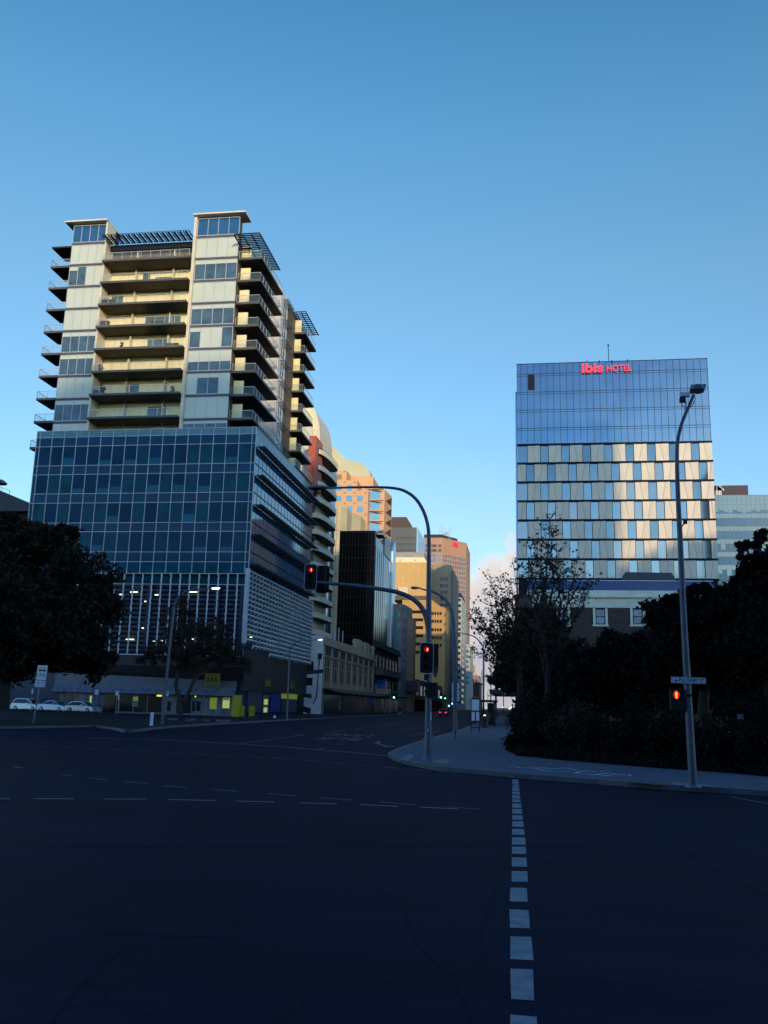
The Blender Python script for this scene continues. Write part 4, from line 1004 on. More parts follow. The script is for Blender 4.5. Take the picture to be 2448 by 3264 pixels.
# --- white slab block
sk = thing('slab_block', 'narrow pale slab block with rows of dark windows and a dark roof', 'office block', (-40, 570, 0))
Ys = 556.0; s0, s1 = at(1440,1905,Ys), at(1472,1905,Ys)
MB().box(s0.x, s1.x, Ys, Ys+50, 0, s1.z).build('wall', M['slab_wall'], sk)
MB().box(s0.x, s1.x-.5, Ys+.5, Ys+40, s1.z+.01, at(1460,1890,Ys).z).build('roof', M['roof_dark'], sk)
for r in range(18):
    z = s1.z-.6-3.62*r
    MB().box(s0.x+.5, s0.x+(s1.x-s0.x)*.48, Ys-.08, Ys, z-1.6, z).build('window', M['win_dark'], sk); MB().box(s0.x+(s1.x-s0.x)*.54, s1.x-.6, Ys-.08, Ys, z-1.6, z).build('window', M['win_dark'], sk)
    MB().box(s1.x, s1.x+.08, Ys+4, Ys+22, z-1.6, z).build('ribbon_window', M['win_dark'], sk)
# --- far end
def farblock(name, lab, px0, px1, pt, Y, m, d=40, cat='building', ex=None):
    t = thing(name, lab, cat, (at(px0,2200,Y).x, Y, 0)); a, b = at(px0, pt, Y), at(px1, pt, Y)
    w = MB().box(a.x, b.x, Y, Y+d, 0, b.z).build('wall', m, t); return t, a.x, b.x, b.z
t, a, b, z = farblock('corniced_building', 'tall cream building with a projecting cornice at the far end of the street', 1474, 1499, 2062, 640, M['slab_wall'])
MB().box(a-.5, b+1.6, 638.5, 682, z, z+1.6).build('cornice', M['slab_wall'], t)
for r in range(7): MB().box(a+1.0, b-1, 639.85, 640, z-4-3.6*r, z-2-3.6*r).build('ribbon_window', M['win_far'], t)
t, a, b, z = farblock('orange_tower', 'small orange sunlit tower beyond the corniced building', 1491, 1508, 2119, 900, M['orange_render'])
MB().box(b, b+2.2, 903, 930, 0, z-8).build('side_wall', M['orange_render'], t)
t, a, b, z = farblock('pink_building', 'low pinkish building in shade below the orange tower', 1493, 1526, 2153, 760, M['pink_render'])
for px in (1500, 1508, 1516): rect(t, 'window', M['win_dark'], px, px+4, 2165, 2173, 760.02, .1)
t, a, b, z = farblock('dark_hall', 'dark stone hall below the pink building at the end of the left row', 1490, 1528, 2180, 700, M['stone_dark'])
MB().box(a-.5, b+.8, 699, 741, z, z+1).build('cornice', M['stone_dark'], t)
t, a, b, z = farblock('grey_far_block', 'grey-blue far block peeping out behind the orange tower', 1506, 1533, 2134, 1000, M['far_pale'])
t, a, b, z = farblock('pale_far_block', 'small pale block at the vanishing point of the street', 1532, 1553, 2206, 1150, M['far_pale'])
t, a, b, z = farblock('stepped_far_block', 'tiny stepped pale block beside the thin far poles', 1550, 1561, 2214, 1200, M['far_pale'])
# --- cream heritage row with a blue-white side wall
hc = thing('heritage_row', 'cream two-storey heritage row with pilasters, urns and a dark verandah', 'building', (-38, 190, 0))
HX = -36.0
MB().box(-46, HX, 164.0, 222, 0, 13.6).build('wall', M['heritage_cream'], hc)
side = [(HX+.02,0),(HX+.02,14.1),(-37.2,14.35),(-46,13.2),(-46,0)]
MB().extr([(x,163.7,z) for x, z in side], (0,.28,0)).build('side_wall', M['wall_bluewhite'], hc)
mb = MB(); mb.box(HX-.4, HX+.45, 163.9, 222, 12.55, 12.95); mb.box(HX-.4, HX+.25, 163.9, 222, 12.95, 14.15); mb.box(HX, HX+.3, 164, 222, 10.5, 10.8); mb.build('cornice', M['heritage_cream'], hc)
mb = MB()
for i in range(9):
    y = 164.6+i*7.1; mb.box(HX, HX+.22, y-.35, y+.35, 4.8, 12.5)
mb.build('pilaster', M['heritage_cream'], hc)
for i in range(8):
    y = 165.9+i*7.1
    MB().box(HX, HX+.08, y, y+4.7, 10.9, 12.3).build('attic_panel', M['stone_dark'], hc)
    for j in (0, 1):
        f = MB().box(HX, HX+.06, y+.2+j*2.4, y+2.1+j*2.4, 6.0, 10.3).build('window', M['win_dark'], hc)
        mb = MB(); yy_ = y+.2+j*2.4; mb.box(HX+.06, HX+.12, yy_+.85, yy_+1.05, 6.0, 10.3); mb.box(HX+.06, HX+.12, yy_, yy_+1.9, 8.6, 8.75); mb.box(HX, HX+.25, yy_-.1, yy_+2.0, 5.75, 5.98)
        mb.build('frame', M['heritage_cream'], f)
for y in (196, 204, 214.5, 221):
    MB().lathe([(.45,0),(.45,.5),(.2,.6),(.6,1.2),(.4,1.7),(.1,1.9)], (HX-.1, y, 14.2), 8).build('urn', M['heritage_cream'], hc)
for y0, y1 in ((199, 202.6), (208.5, 213)): MB().box(HX-.3, HX+.2, y0, y1, 14.2, 16.2).build('pediment', M['heritage_cream'], hc)
mb = MB(); mb.add([(HX,165,5.0),(HX,222,5.0),(HX+3.6,222,4.1),(HX+3.6,165,4.1),(HX,165,4.75),(HX,222,4.75),(HX+3.6,222,3.9),(HX+3.6,165,3.9)], [(0,1,2,3),(4,7,6,5),(3,2,6,7),(0,3,7,4),(1,5,6,2)])
for i in range(8): y = 166.5+i*7.7; mb.tube([(HX+3.4,y,.14),(HX+3.4,y,3.9)], .07, 6)
mb.build('verandah', M['verandah'], hc)
MB().box(HX, HX+.05, 166, 221, .2, 3.7).build('shopfront', M['shop_dark'], hc)
for y0, y1, z0, z1, m in ((196,201,2.0,3.6,'poster_blue'), (203.5,207,2.2,3.2,'shop_pale'), (188,191.5,2.4,2.8,'shop_pale'), (165.2,166.4,1.0,2.6,'shop_pale')):
    MB().box(HX+3.0, HX+3.12, y0, y1, z0, z1).build('hanging_sign', M[m], hc)
mb = MB(); p = at(1017,2070,163.6); mb.tube([(p.x+.2,163.55,10.2), (p.x-.1,163.55,3.2), (p.x-.7,163.55,1.9)], .09, 6); mb.box(p.x-.1, p.x+.55, 163.35, 163.68, 10.0, 11.0)
mb.build('downpipe', M['dark_steel'], hc)
mb = MB()
for px, h in ((1066,2.4),(1079,2.2),(1092,2.0)): p = atx(px, 2040, HX-1); mb.tube([(HX-1,p.y,13.4),(HX-1,p.y,14.2+h*1.4)], .12, 6)
mb.build('flue', M['far_pale'], hc)
# --- dark stone hotel next door
hd = thing('stone_building', 'dark stone three-storey building with a heavy cornice beside the cream row', 'building', (-40, 245, 0))
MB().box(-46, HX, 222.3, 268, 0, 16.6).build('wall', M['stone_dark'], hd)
mb = MB(); mb.box(HX-.5, HX+.9, 222.3, 268, 16.0, 16.5); mb.box(HX-.5, HX+.5, 222.3, 268, 16.52, 17.6); mb.box(HX, HX+.6, 222.3, 268, 9.0, 9.4); mb.build('cornice', M['stone_dark'], hd)
for i in range(7):
    y = 224.5+i*6.1
    MB().box(HX, HX+.08, y, y+2.6, 11.3, 14.2).build('window', M['win_dark'], hd); MB().box(HX, HX+.08, y, y+2.6, 5.6, 8.4).build('window', M['win_dark'], hd)
MB().box(HX, HX+1.6, 226, 262, 9.42, 11.0).build('balcony', mat('balcony_grey', (.14,.115,.11), .8, nz=.15), hd)
MB().box(HX, HX+3.4, 224, 267, 4.0, 4.35).build('verandah', M['verandah'], hd)
MB().box(HX, HX+.06, 223.5, 267, .2, 3.6).build('shopfront', M['shop_dark'], hd)
# --- low infill further along
lo = thing('arcade_building', 'low dark arcade building beyond the stone building', 'building', (-40, 330, 0))
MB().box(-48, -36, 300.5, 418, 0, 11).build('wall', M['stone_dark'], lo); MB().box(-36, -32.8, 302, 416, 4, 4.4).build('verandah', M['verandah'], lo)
for i in range(9): MB().box(-36, -35.92, 304+i*12, 310+i*12, 5.6, 9).build('window', M['win_dark'], lo)
# --- blue glass arcade canopy on posts
ac = thing('arcade_canopy', 'blue barrel glass canopy over pale framed posts on the left pavement', 'canopy', (-33.5, 228, 0))
c0, c1 = at(1163,2190,226), at(1228,2190,226)
mb = MB(); zc, rc_ = at(1200,2192,226).z, 2.6
prof = [(226+rc_-rc_*cos(i*pi/10), zc+2.2*sin(i*pi/10)) for i in range(11)]
mb.extr([(c0.x, y, z) for y, z in prof], (c1.x-c0.x, 0, 0)); mb.build('glass_vault', M['canopy_blue'], ac)
mb = MB()
for x in (c0.x, (c0.x+c1.x)/2, c1.x):
    P = [(x, y-.02, z+.03) for y, z in prof]
    for a, b in zip(P, P[1:]): mb.bar(a, b, .14)
mb.build('vault_rib', M['galv'], ac)
for px in (1180, 1191, 1200, 1208, 1225, 1234, 1243):
    x = at(px,2250,226).x; MB().box(x-.10, x+.10, 226.2, 226.4, .14, zc-.2).build('post', M['heritage_cream'], ac)
MB().box(c0.x, c1.x+1, 226.1, 226.45, zc-1.5, zc-.2).build('beam', M['heritage_cream'], ac)
ac2 = thing('shop_canopy', 'dark blue box canopy over the pavement beyond the barrel canopy', 'canopy', (-33, 290, 0))
q0, q1 = at(1290,2205,290), at(1332,2170,290)
MB().box(q0.x, q1.x, 290, 296, q0.z, q1.z).build('canopy_box', mat('canopy_navy', (.014,.02,.06), .4, nz=.1), ac2)
for px in (1292, 1330): x = at(px,2250,290).x; MB().box(x-.12, x+.12, 290.2, 290.5, .14, q0.z).build('post', M['dark_steel'], ac2)
# ================================================================== right side
mm('hotel_glass', (.086,.160,.245), .18, metal=.9, nz=.08, ns=.25); mm('hotel_window', (.098,.158,.205), .05, metal=.75, nz=.08, ns=.3); mm('hotel_panel', (.76,.68,.55), .6, nz=.05, ns=.4)
mm('hotel_frame', (.010,.015,.028), .7, nz=.1, spec=.15); mm('sign_red', (.80,.02,.06), .4, nz=0, emit=(1,.015,.07), es=.55)
mm('cream_trim', (.74,.76,.62), .8, nz=.08, ns=.8); mm('iron_roof', (.06,.13,.28), .5, metal=.2, nz=.15, ns=.5, stretch=(6,1,1))
M['old_brick'] = brick_mat('old_brick', (.075,.045,.035), (.045,.032,.028), (.07,.06,.055), 1.0, w=.46, h=.16)
mm('lab_glass', (.10,.24,.30), .08, nz=.12, ns=.15, ior=2.2); mm('lab_spandrel', (.085,.25,.38), .5, nz=.10, ns=.2); mm('lab_vision', (.030,.135,.27), .12, nz=.15, ns=.2, spec=.25)
mm('hotel_window_dim', (.075,.130,.175), .05, metal=.65, nz=.12, ns=.4); mm('hotel_curtain', (.16,.21,.25), .10, metal=.5, nz=.10, ns=1.5, stretch=(6,1,.3)); mm('crease_shade', (.36,.32,.27), .6, nz=0); rwin = random.Random(31)
ih = thing('hotel_tower', 'slab hotel tower with grey glass top and staggered beige panels and windows', 'hotel', (15, 150, 0))
IX0, IX1, IY, IZ = -.55, 31.3, 150.0, 60.6
MB().box(IX0+.1, IX1-.1, IY+.15, IY+20, 0, IZ-.05).build('core', M['hotel_frame'], ih)
zr = [46.0-3.28*k for k in range(8)]
# top cladding, one part per storey
hz = [IZ, 58.75, 55.45, 52.2, 48.95, 46.15]
for i in range(5):
    MB().box(IX0, IX1, IY, IY+.14, hz[i+1]+.03, hz[i]-.02).build('glass_cladding', M['hotel_glass'], ih)
    if i > 0: pass
mb = MB()
for z in hz[1:-1]: mb.box(IX0-.01, IX1+.01, IY-.03, IY+.15, z-.04, z+.03); mb.box(IX0, IX1, IY-.025, IY-.003, z-.42, z-.37)
for i in range(29): x = IX0+.72+i*1.108; mb.box(x-.028, x+.028, IY-.035, IY+.14, 46.1, IZ)
mb.box(IX0-.03, IX1+.03, IY-.04, IY+.4, IZ-.03, IZ+.08); mb.build('cladding_joint', M['hotel_frame'], ih)
a, b = at(1683,1244,IY), at(1704,1194,IY); MB().box(a.x, b.x, IY-.05, IY+.05, a.z, b.z).build('louvre', M['hotel_frame'], ih)
MB().box(IX0-.25, IX0-.01, IY+1, IY+20, 0, at(1645,1242,IY).z).build('side_slab', M['hotel_glass'], ih)
for z in zr: MB().box(IX0-.02, IX1+.05, IY-.22, IY+.1, z-.20, z+.14).build('floor_band', M['hotel_frame'], ih)
for k in range(7):
    z1, z0 = zr[k]-.20, zr[k+1]+.14
    segs = []
    if k % 2 == 0:
        segs.append((IX0+.06, 1.2, 'w')); x = 1.2
    else:
        segs.append((IX0+.02, .92, 'p')); x = .92
        segs.append((.92, 2.30, 'w')); x = 2.30
    # alternate panel / window, 3.51 m period
    while x < IX1-.05:
        e = min(x+2.13, IX1-.02); segs.append((x, e, 'p')); x = e
        if x < IX1-.05: e = min(x+1.38, IX1-.02); segs.append((x, e, 'w')); x = e
    for j, (xa, xb, t) in enumerate(segs):
        if xb-xa < .15: continue
        if t == 'w':
            hw = rwin.random(); MB().box(xa+.07, xb-.07, IY+.02, IY+.08, z0+.02, z1-.02).build('window', M['hotel_window' if hw < .55 else 'hotel_window_dim' if hw < .82 else 'hotel_curtain'], ih)
        else:
            # folded panel: one corner stands proud so a crease runs diagonally
            y = IY-.10; f = -.30; xa += .03; xb -= .03
            P = [(xa,y,z0),(xb,y,z0),(xb,y,z1),(xa,y,z1)]
            if (j+k) % 4 < 2: m_ = [(xa+.62*(xb-xa), y, z0), (xa+.35*(xb-xa), y, z1)]
            else: m_ = [(xa+.38*(xb-xa), y, z0), (xa+.65*(xb-xa), y, z1)]
            pb = MB(); q = lambda p, d: (p[0], p[1]+d, p[2])
            pb.add([P[0], m_[0], m_[1], P[3], q(P[1], f*.35), q(P[2], f*.35), (xa,IY+.1,z0),(xb,IY+.1,z0),(xb,IY+.1,z1),(xa,IY+.1,z1)],
                   [(0,1,2,3),(1,4,5,2),(3,0,6,9),(4,7,8,5),(0,6,7,4,1),(3,2,5,8,9)])
            c0, c1 = Vector(m_[0]), Vector(m_[1]); w = Vector((.028,0,0)); d_ = Vector((0,-.012,0)); d2 = Vector((0,-.03,0))
            pb.add([c0-w+d_, c0+w+d2, c1+w+d2, c1-w+d_], [(0,1,2,3)], 1)  # dark strip along the fold, its shading painted in as colour
            pb.build('cladding_panel', [M['hotel_panel'], M['crease_shade']], ih)
sg = thing('rooftop_sign', 'red illuminated lettering along the top edge of the hotel', 'sign', at(1935, 1188, IY-.4))
p = at(1854,1187.6,IY-.35); q = at(1922,1185.5,IY-.35); h = at(1888,1157,IY-.35).z-p.z
mb = MB(); text_mb(mb, 'ibis', (p.x, IY-.35, p.z), X_, Z_, h, .25, q.x-p.x, align='LEFT', bold=.03); mb.build('lettering', M['sign_red'], sg)
p = at(1934,1185,IY-.35); q = at(2013,1182,IY-.35); h = at(1970,1163.5,IY-.35).z-p.z
mb = MB(); text_mb(mb, 'HOTEL', (p.x, IY-.35, p.z), X_, Z_, h, .2, q.x-p.x, align='LEFT', bold=-.005); mb.build('lettering', M['sign_red'], sg)
mb = MB()
for px in (1870, 1910, 1950, 2000): x = at(px,1150,IY).x; mb.box(x-.05, x+.05, IY-.3, IY+.3, IZ-.1, IZ+.25)
mb.build('bracket', M['hotel_frame'], sg)
t = thing('roof_mast', 'thin mast standing on the hotel roof above the red lettering', 'mast', at(1940, 1147, IY+4))
p, q = at(1940,1150,IY+4), at(1940,1102,IY+4); MB().tube([(p.x,p.y,IZ-.2),(p.x,p.y,q.z)], .06, 6).build('pole', M['dark_steel'], t); MB().box(p.x-.14, p.x+.14, p.y-.14, p.y+.14, q.z-.05, q.z+.2).build('head', M['dark_steel'], t)

# --- greenish glass laboratory block at the right edge
lb = thing('glass_office_block', 'pale green glass office block with blue bands behind the hotel at the right edge', 'office block', (55, 230, 0))
LY = 230.0; l0 = at(2278,1700,LY).x; l1 = l0+48; lz = at(2360,1578,LY).z
MB().box(l0, l1, LY+.15, LY+40, 0, lz).build('core', M['lab_vision'], lb)
rows_ = [1578,1594,1608,1626,1637,1651,1678,1692,1719,1733,1760,1774,1801,1816,1843,1858]
zs = [at(2360,y,LY).z for y in rows_]
for i in range(len(zs)-1):
    pale = i in (0,1,2,4,6,8,10,12); MB().box(l0, l1, LY, LY+.14, zs[i+1]+.03, zs[i]-.03).build('spandrel' if pale else 'ribbon_window', M['lab_spandrel' if pale else 'lab_vision'], lb)
rb = random.Random(4)
bi = 0
for i in (3, 9, 11, 13):
    for c in range(22):
        if rb.random() < (.5 if i == 3 else .3):
            x = l0+.2+c*1.1; zb = zs[i]-(zs[i]-zs[i+1])*rb.choice((.45,.7,.85)); MB().box(x+.06, x+1.04, LY-.03, LY-.002, zb, zs[i]).build('blind', M['lab_spandrel'], lb)
mb = MB()
for c in range(44): x = l0+.2+c*1.1; mb.box(x-.035, x+.035, LY-.06, LY, 2, lz)
for z in zs: mb.box(l0, l1, LY-.05, LY-.001, z-.03, z+.03)
mb.build('curtain_wall_frame', mat('lab_frame', (.05,.10,.14), .4, nz=.05), lb)
p, q = at(2278,1577,LY+6), at(2385,1566,LY+6); MB().box(p.x, q.x, LY+6, LY+14, lz, q.z+1.6).build('plant_room', mat('plant_plum', (.06,.04,.06), .7, nz=.1), lb)
mb = MB()
for i in range(4): p = at(2281+i*5,1562,LY+4); mb.box(p.x, p.x+.25, LY+4, LY+4.3, lz, lz+3.6); mb.box(p.x, p.x+.9, LY+4, LY+4.3, lz+2.2, lz+3.5-.3*i)
mb.build('roof_rack', M['wall_white'], lb)

# --- old brick building in front of the hotel
ob2 = thing('brick_building', 'old dark brick building with cream cornice, sash windows and blue iron roof', 'building', (14, 130, 0))
BY = 130.0; bl, br = at(1644,1905,BY).x, at(2290,1905,BY).x
zc_t, zc_b, zw = at(1900,1882,BY).z, at(1900,1937,BY).z, at(1900,1995,BY).z
MB().box(bl+1.8, br, BY, BY+14, 0, zc_b).build('wall', M['old_brick'], ob2)
mb = MB(); z1, z2, z3, z4 = zc_t, at(1900,1899,BY).z, at(1900,1908,BY).z, at(1900,1937,BY).z
mb.box(bl+1.5, br, BY-.25, BY+.4, z2, z1); mb.box(bl+1.3, br, BY-.55, BY+.4, z3+.12, z2-.01); mb.box(bl+1.5, br, BY-.18, BY+.3, z4, z3); mb.box(bl+1.4, br, BY-.35, BY+.3, z3+.01, z3+.1)
mb.build('cornice', M['cream_trim'], ob2)
zr_ = at(1900,1852,BY+3).z
mb = MB(); mb.add([(bl+1.6,BY-.1,zc_t+.02),(br,BY-.1,zc_t+.02),(br-.4,BY+3,zr_),(bl+2.0,BY+3,zr_),(br-.4,BY+12,zr_),(bl+2,BY+12,zr_)], [(0,1,2,3),(3,2,4,5)]); mb.build('roof', M['iron_roof'], ob2)
MB().box(bl+1.6, br, BY+2.9, BY+3.1, zr_, zr_+.12).build('ridge', M['wall_white'], ob2)
tw = MB(); ta, tb_ = at(1641,1903,BY-1.5), at(1696,1903,BY-1.5); tw.box(ta.x, tb_.x, BY-1.5, BY+3, 0, ta.z); tw.box(ta.x-.15, tb_.x+.15, BY-1.65, BY+3.1, ta.z, ta.z+.35); tw.build('corner_pier', M['old_brick'], ob2)
for px0, px1 in ((1782,1809),(1899,1928),(2018,2048),(2136,2166)):
    a, b = at(px0,1990,BY), at(px1,1941,BY)
    f = MB().box(a.x, b.x, BY-.06, BY+.01, a.z, b.z).build('window', mat('sash_glass', (.36,.43,.50), .1, nz=.25, ns=1.2, ior=1.9), ob2)
    s = MB(); w = .10; s.box(a.x, a.x+w, BY-.12, BY-.065, a.z, b.z); s.box(b.x-w, b.x, BY-.12, BY-.065, a.z, b.z); zm = (a.z+b.z)/2; s.box(a.x+w, b.x-w, BY-.12, BY-.065, zm-.05, zm+.05); s.box(a.x+w, b.x-w, BY-.12, BY-.065, a.z, a.z+.1); s.box(a.x+w, b.x-w, BY-.12, BY-.065, b.z-.1, b.z)
    s.build('sash', M['win_dark'], f)
    s = MB(); s.box(a.x-.35, a.x-.02, BY-.16, BY-.005, a.z-.02, b.z+.1); s.box(b.x+.02, b.x+.35, BY-.16, BY-.005, a.z-.02, b.z+.1); s.box(a.x-.45, b.x+.45, BY-.24, BY-.005, a.z-.28, a.z-.03)
    s.build('surround', M['cream_trim'], f)
p, q = at(1987,1853,BY+5), at(2162,1826,BY+5)
MB().extr([(p.x,BY+5,zr_-.3),(q.x,BY+5,zr_-.3),(q.x-.9,BY+5,q.z),(p.x+.35,BY+5,q.z+.1)], (0,4,0)).build('roof_plant', mat('plant_slate', (.05,.065,.085), .6, nz=.1), ob2)

# --- shop with a canopy by the far end of the right footpath
sh = thing('canopied_shop', 'dark shop with a footpath canopy and lit windows at the end of the right footpath', 'shop', (2, 118, 0))
MB().box(-.2, 12, 105, 128, 0, 6.2).build('wall', M['stone_dark'], sh)
MB().box(-3.6, -.2, 104, 128, 3.6, 4.1).build('canopy', M['fascia_dark'], sh)
for y0 in (106, 111, 116, 121): MB().box(-.28, -.2, y0, y0+3.6, .5, 3.0).build('shop_window', M['shop_dark'], sh)
for px, py, w in ((1645,2245,4),(1632,2255,8),(1626,2259,10),(1603,2254,3),(1638,2262,6)):
    p = at(px, py, 127); MB().box(p.x-w*.02, p.x+w*.02, 126.5, 126.7, p.z-.06, p.z+.06).build('tube_light', M['tube_light'], sh)
mb = MB(); p = at(1597,2216,104); text_mb(mb, 'tv', (p.x, 103.9, p.z), X_, Z_, .38, .03, .6, align='LEFT'); mb.build('lettering', mat('violet_letter', (.20,.17,.28), .5, nz=0), sh)
# --- unseen blocks added and sized to cast the shade: north side beyond the hotel, and the blocks behind the viewer
mm('far_block', (.075,.075,.08), .8, nz=.15, ns=.2); mm('far_block_win', (.02,.03,.045), .1, nz=.2, ior=1.7)
def block(lab, x0, x1, y0, y1, z, wy=None, top=None):
    t = thing('shade_caster_block', lab, 'office block', ((x0+x1)/2, (y0+y1)/2, 0))
    MB().box(x0, x1, y0, y1, 0, z).build('wall', M['far_block'], t)
    if wy is not None:
        n = 0; zz_ = 5.0
        while zz_ < z-3 and n < 14:
            MB().box(x0+1.5, x1-1.5, wy, wy+.15, zz_, zz_+1.9).build('ribbon_window', M['far_block_win'], t); zz_ += max(4.2, z/15); n += 1
    return t
block('added mid-rise shade caster on the north side of the street hidden directly behind the hotel', 1, 30, 200, 268, 40)
block('added unseen shade block on the north side of the street, second past the hotel', 2.5, 34, 268.3, 288.8, 58)
block('taller added shade block on the north side of the street past the hotel', 2.5, 34, 289, 318, 52)
block('added flat-topped shade block on the north side of the street, third past the hotel', 2.5, 34, 318.3, 344.7, 52)
block('tallest added north-side shade block, opposite the grey concrete building', 3, 14, 345, 412, 95)
block('long low added shade block on the north side near the end of the street', 4, 40, 420, 640, 44)
BK = -100.0
block('broad unseen shade block added behind the viewer across the square, east side', -160, 85.8, BK-40, BK, 58, BK)
block('tall far shade tower added beyond the square, well behind the viewer', 146, 232, -440, -400, 140.5, -400)
block('slender shade tower added behind the viewer, higher than its neighbours', 86, 98, BK-40, BK, 112, BK)
block('tallest slim shade tower added behind the viewer, joined to the tall tower', 98.2, 117, BK-40, BK, 94, BK)
block('lower shade block added behind the viewer, between the tower and the corner', 117.3, 127, BK-40, BK, 65, BK)
block('long shade block added behind the viewer, north-east corner of the square', 127.3, 260, BK-40, BK, 74, BK)

# --- dark roofed building at the far left edge
dl = thing('eaved_building', 'dark building with a sloping blue eave at the left edge, behind the big tree', 'building', (-80, 125, 0))
A1, A2 = at(-60,1545,125), at(95,1606,125)
P = [at(-90,1545,125), at(0,1563,125), at(94,1604,125), at(94,1640,125), at(-90,1640,125)]
MB().extr([(p.x,125,p.z) for p in P[:3]]+[(P[2].x,125,P[2].z-1.2),(P[0].x,125,P[2].z-1.2)], (0,14,0)).build('roof_edge', mat('eave_blue', (.010,.012,.035), .5, nz=.1), dl)
MB().box(P[0].x, P[2].x-.3, 126, 138, 0, P[2].z-1.25).build('wall', mat('dark_stone_wall', (.014,.012,.011), .9, nz=.3, ns=.6), dl)
mb = MB(); r1, r2, r3 = at(-20,1546,124.9), at(5,1553,124.9), at(31,1563,124.9)
b1_, b2_ = at(5,1563,124.9), at(30,1575,124.9)
mb.bar(r1, r3, .05); mb.bar(b1_, r2, .05); mb.bar(b2_, r3, .05); mb.build('roof_rail', M['dark_steel'], dl)
# ================================================================== street furniture
def luminaire(mb, a, b, w, h, mi=0):
    """flat cobra-head lamp from a (arm end) to b (tip)"""
    a, b = Vector(a), Vector(b); d = b-a; sd = d.cross(Z_).normalized()*w
    n = 7; vs = []; fs = []
    for i in range(n+1):
        t = i/n; k = sin(pi*min(.95, .12+t*.86))**.6; c = a+d*t
        vs += [c-sd*k, c+sd*k, c+sd*k*.7+Z_*h*k, c-sd*k*.7+Z_*h*k]
    for i in range(n):
        for k in range(4): k2 = (k+1) % 4; fs.append((i*4+k, i*4+k2, i*4+4+k2, i*4+4+k))
    fs += [(3,2,1,0), (n*4, n*4+1, n*4+2, n*4+3)]
    mb.add(vs, fs, mi)
def lens(root, a, b, w, m, t0=.3, t1=.95):
    a, b = Vector(a), Vector(b); d = b-a; c = a+d*(t0+t1)/2-Z_*.02
    mb = MB(); mb.ell(c, abs(d.x)*(t1-t0)/2 if abs(d.x) > abs(d.y) else w*.8, w*.8 if abs(d.x) > abs(d.y) else abs(d.y)*(t1-t0)/2, .07, 10, 6); return mb.build('lens', m, root)
def rrect(cx, cz, w, h, r, n=5):
    P = []
    for sx, sz, a0 in ((1,-1,-pi/2),(1,1,0),(-1,1,pi/2),(-1,-1,pi)):
        for i in range(n+1): a = a0+pi/2*i/n; P.append((cx+sx*(w/2-r)+r*cos(a), cz+sz*(h/2-r)+r*sin(a)))
    return P
def signal_head(root, c, w, h, facing=1, lit=0, tilt=0.0):
    """three-aspect lantern with a bordered target board; c = centre of the board, facing the viewer for facing=1"""
    x, y, z = c; s = -facing
    hd = MB(); hd.extr([(px, y, pz) for px, pz in rrect(x, z, w, h, w*.24)], (0, .02, 0)); hd = hd.build('signal_head', M['black_board'], root)
    if facing > 0:
        o, i_ = rrect(x, z, w, h, w*.24), rrect(x, z, w*.91, h*.955, w*.21); n = len(o)
        mb = MB(); mb.add([(px, y-.006, pz) for px, pz in o]+[(px, y-.006, pz) for px, pz in i_], [(k, (k+1) % n, n+(k+1) % n, n+k) for k in range(n)]); mb.build('border', M['white_border'], hd)
    hb = MB(); hb.box(x-w*.30, x+w*.30, y+(.02 if facing > 0 else -.25), y+(.25 if facing > 0 else -.001), z-h*.42, z+h*.42); hb.build('housing', M['black_board'], hd)
    for k in range(3):
        zc = z+h*(.27-.27*k); r = w*.185
        v = MB(); nseg = 14; L = .24
        for i in range(nseg):   # hooded visor, open underneath
            a1, a2 = -.35+(pi+.7)*i/nseg, -.35+(pi+.7)*(i+1)/nseg
            p = lambda a, yy: (x+r*1.12*cos(a), yy, zc+r*1.12*sin(a))
            y1 = y-.01 if facing > 0 else y-.25; y2 = y1-L if facing > 0 else y1-L
            if facing > 0: v.quad(p(a1,y1), p(a2,y1), p(a2,y2), p(a1,y2))
        if facing > 0:
            v.build('visor', M['black_board'], hd)
            MB().lathe([(0,-.012),(r*.7,-.012),(r,-.004),(r,.0)], (x,y-.002,zc), 16, axis='y').build('lens', M['red_dim'] if (k == 0 and lit) else M['lens_dark'], hd)
            if k == 0 and lit:
                g = MB(); g.ell((x+r*.28, y-.03, zc-r*.05), r*.22, .01, r*.62, 8, 6); g.build('glint', M['red_hot'], hd)
    return hd

# --- combined signal and lamp pole at the corner
PY_ = 37.5
b = gr(1365, 2420, .14); PY_ = b.y
tp = thing('traffic_signal', 'grey signal pole at the kerb corner with mast arm and red signals', 'traffic light', (b.x, b.y, .14))
P = lambda px, py, dy=0: at(px, py, PY_+dy)
pts = [P(1365,2420), P(1366,2200), P(1366.5,1990), P(1367,1800), P(1367,1720), P(1363,1672), P(1349,1628), P(1325,1590), P(1292,1566), P(1255,1556), P(1200,1553), P(1120,1553.5), P(1052,1556)]
pts[0].z = .14
MB().tube(smooth(pts), resamp([.14,.125,.115,.085,.075,.07,.068,.065,.062,.058,.05,.045,.04], 49), 14).build('pole', M['pole_grey'], tp)
MB().lathe([(.15,0),(.15,.9),(.135,1.0)], (b.x,b.y,.14), 14).build('pole_base', M['pole_grey'], tp)
MB().lathe([(.24,0),(.24,.03),(.14,.05)], (b.x,b.y,.145), 14).build('base_plate', M['galv'], tp)
pts = [P(1366,2040), P(1364,2000), P(1357,1965), P(1342,1934), P(1318,1911), P(1288,1895), P(1250,1884), P(1180,1873), P(1100,1864), P(1012,1856)]
MB().tube(smooth(pts), resamp([.10,.10,.098,.095,.09,.088,.085,.078,.07,.06], 37), 12).build('mast_arm', M['pole_grey'], tp)
h = MB(); luminaire(h, P(1052,1556), P(977,1556), .17, .10); h = h.build('luminaire', M['galv'], tp); lens(h, P(1052,1556), P(977,1556), .15, M['lens_dark'])
c = P(990, 1839.5); signal_head(tp, c, .52, 1.08, 1, 1)
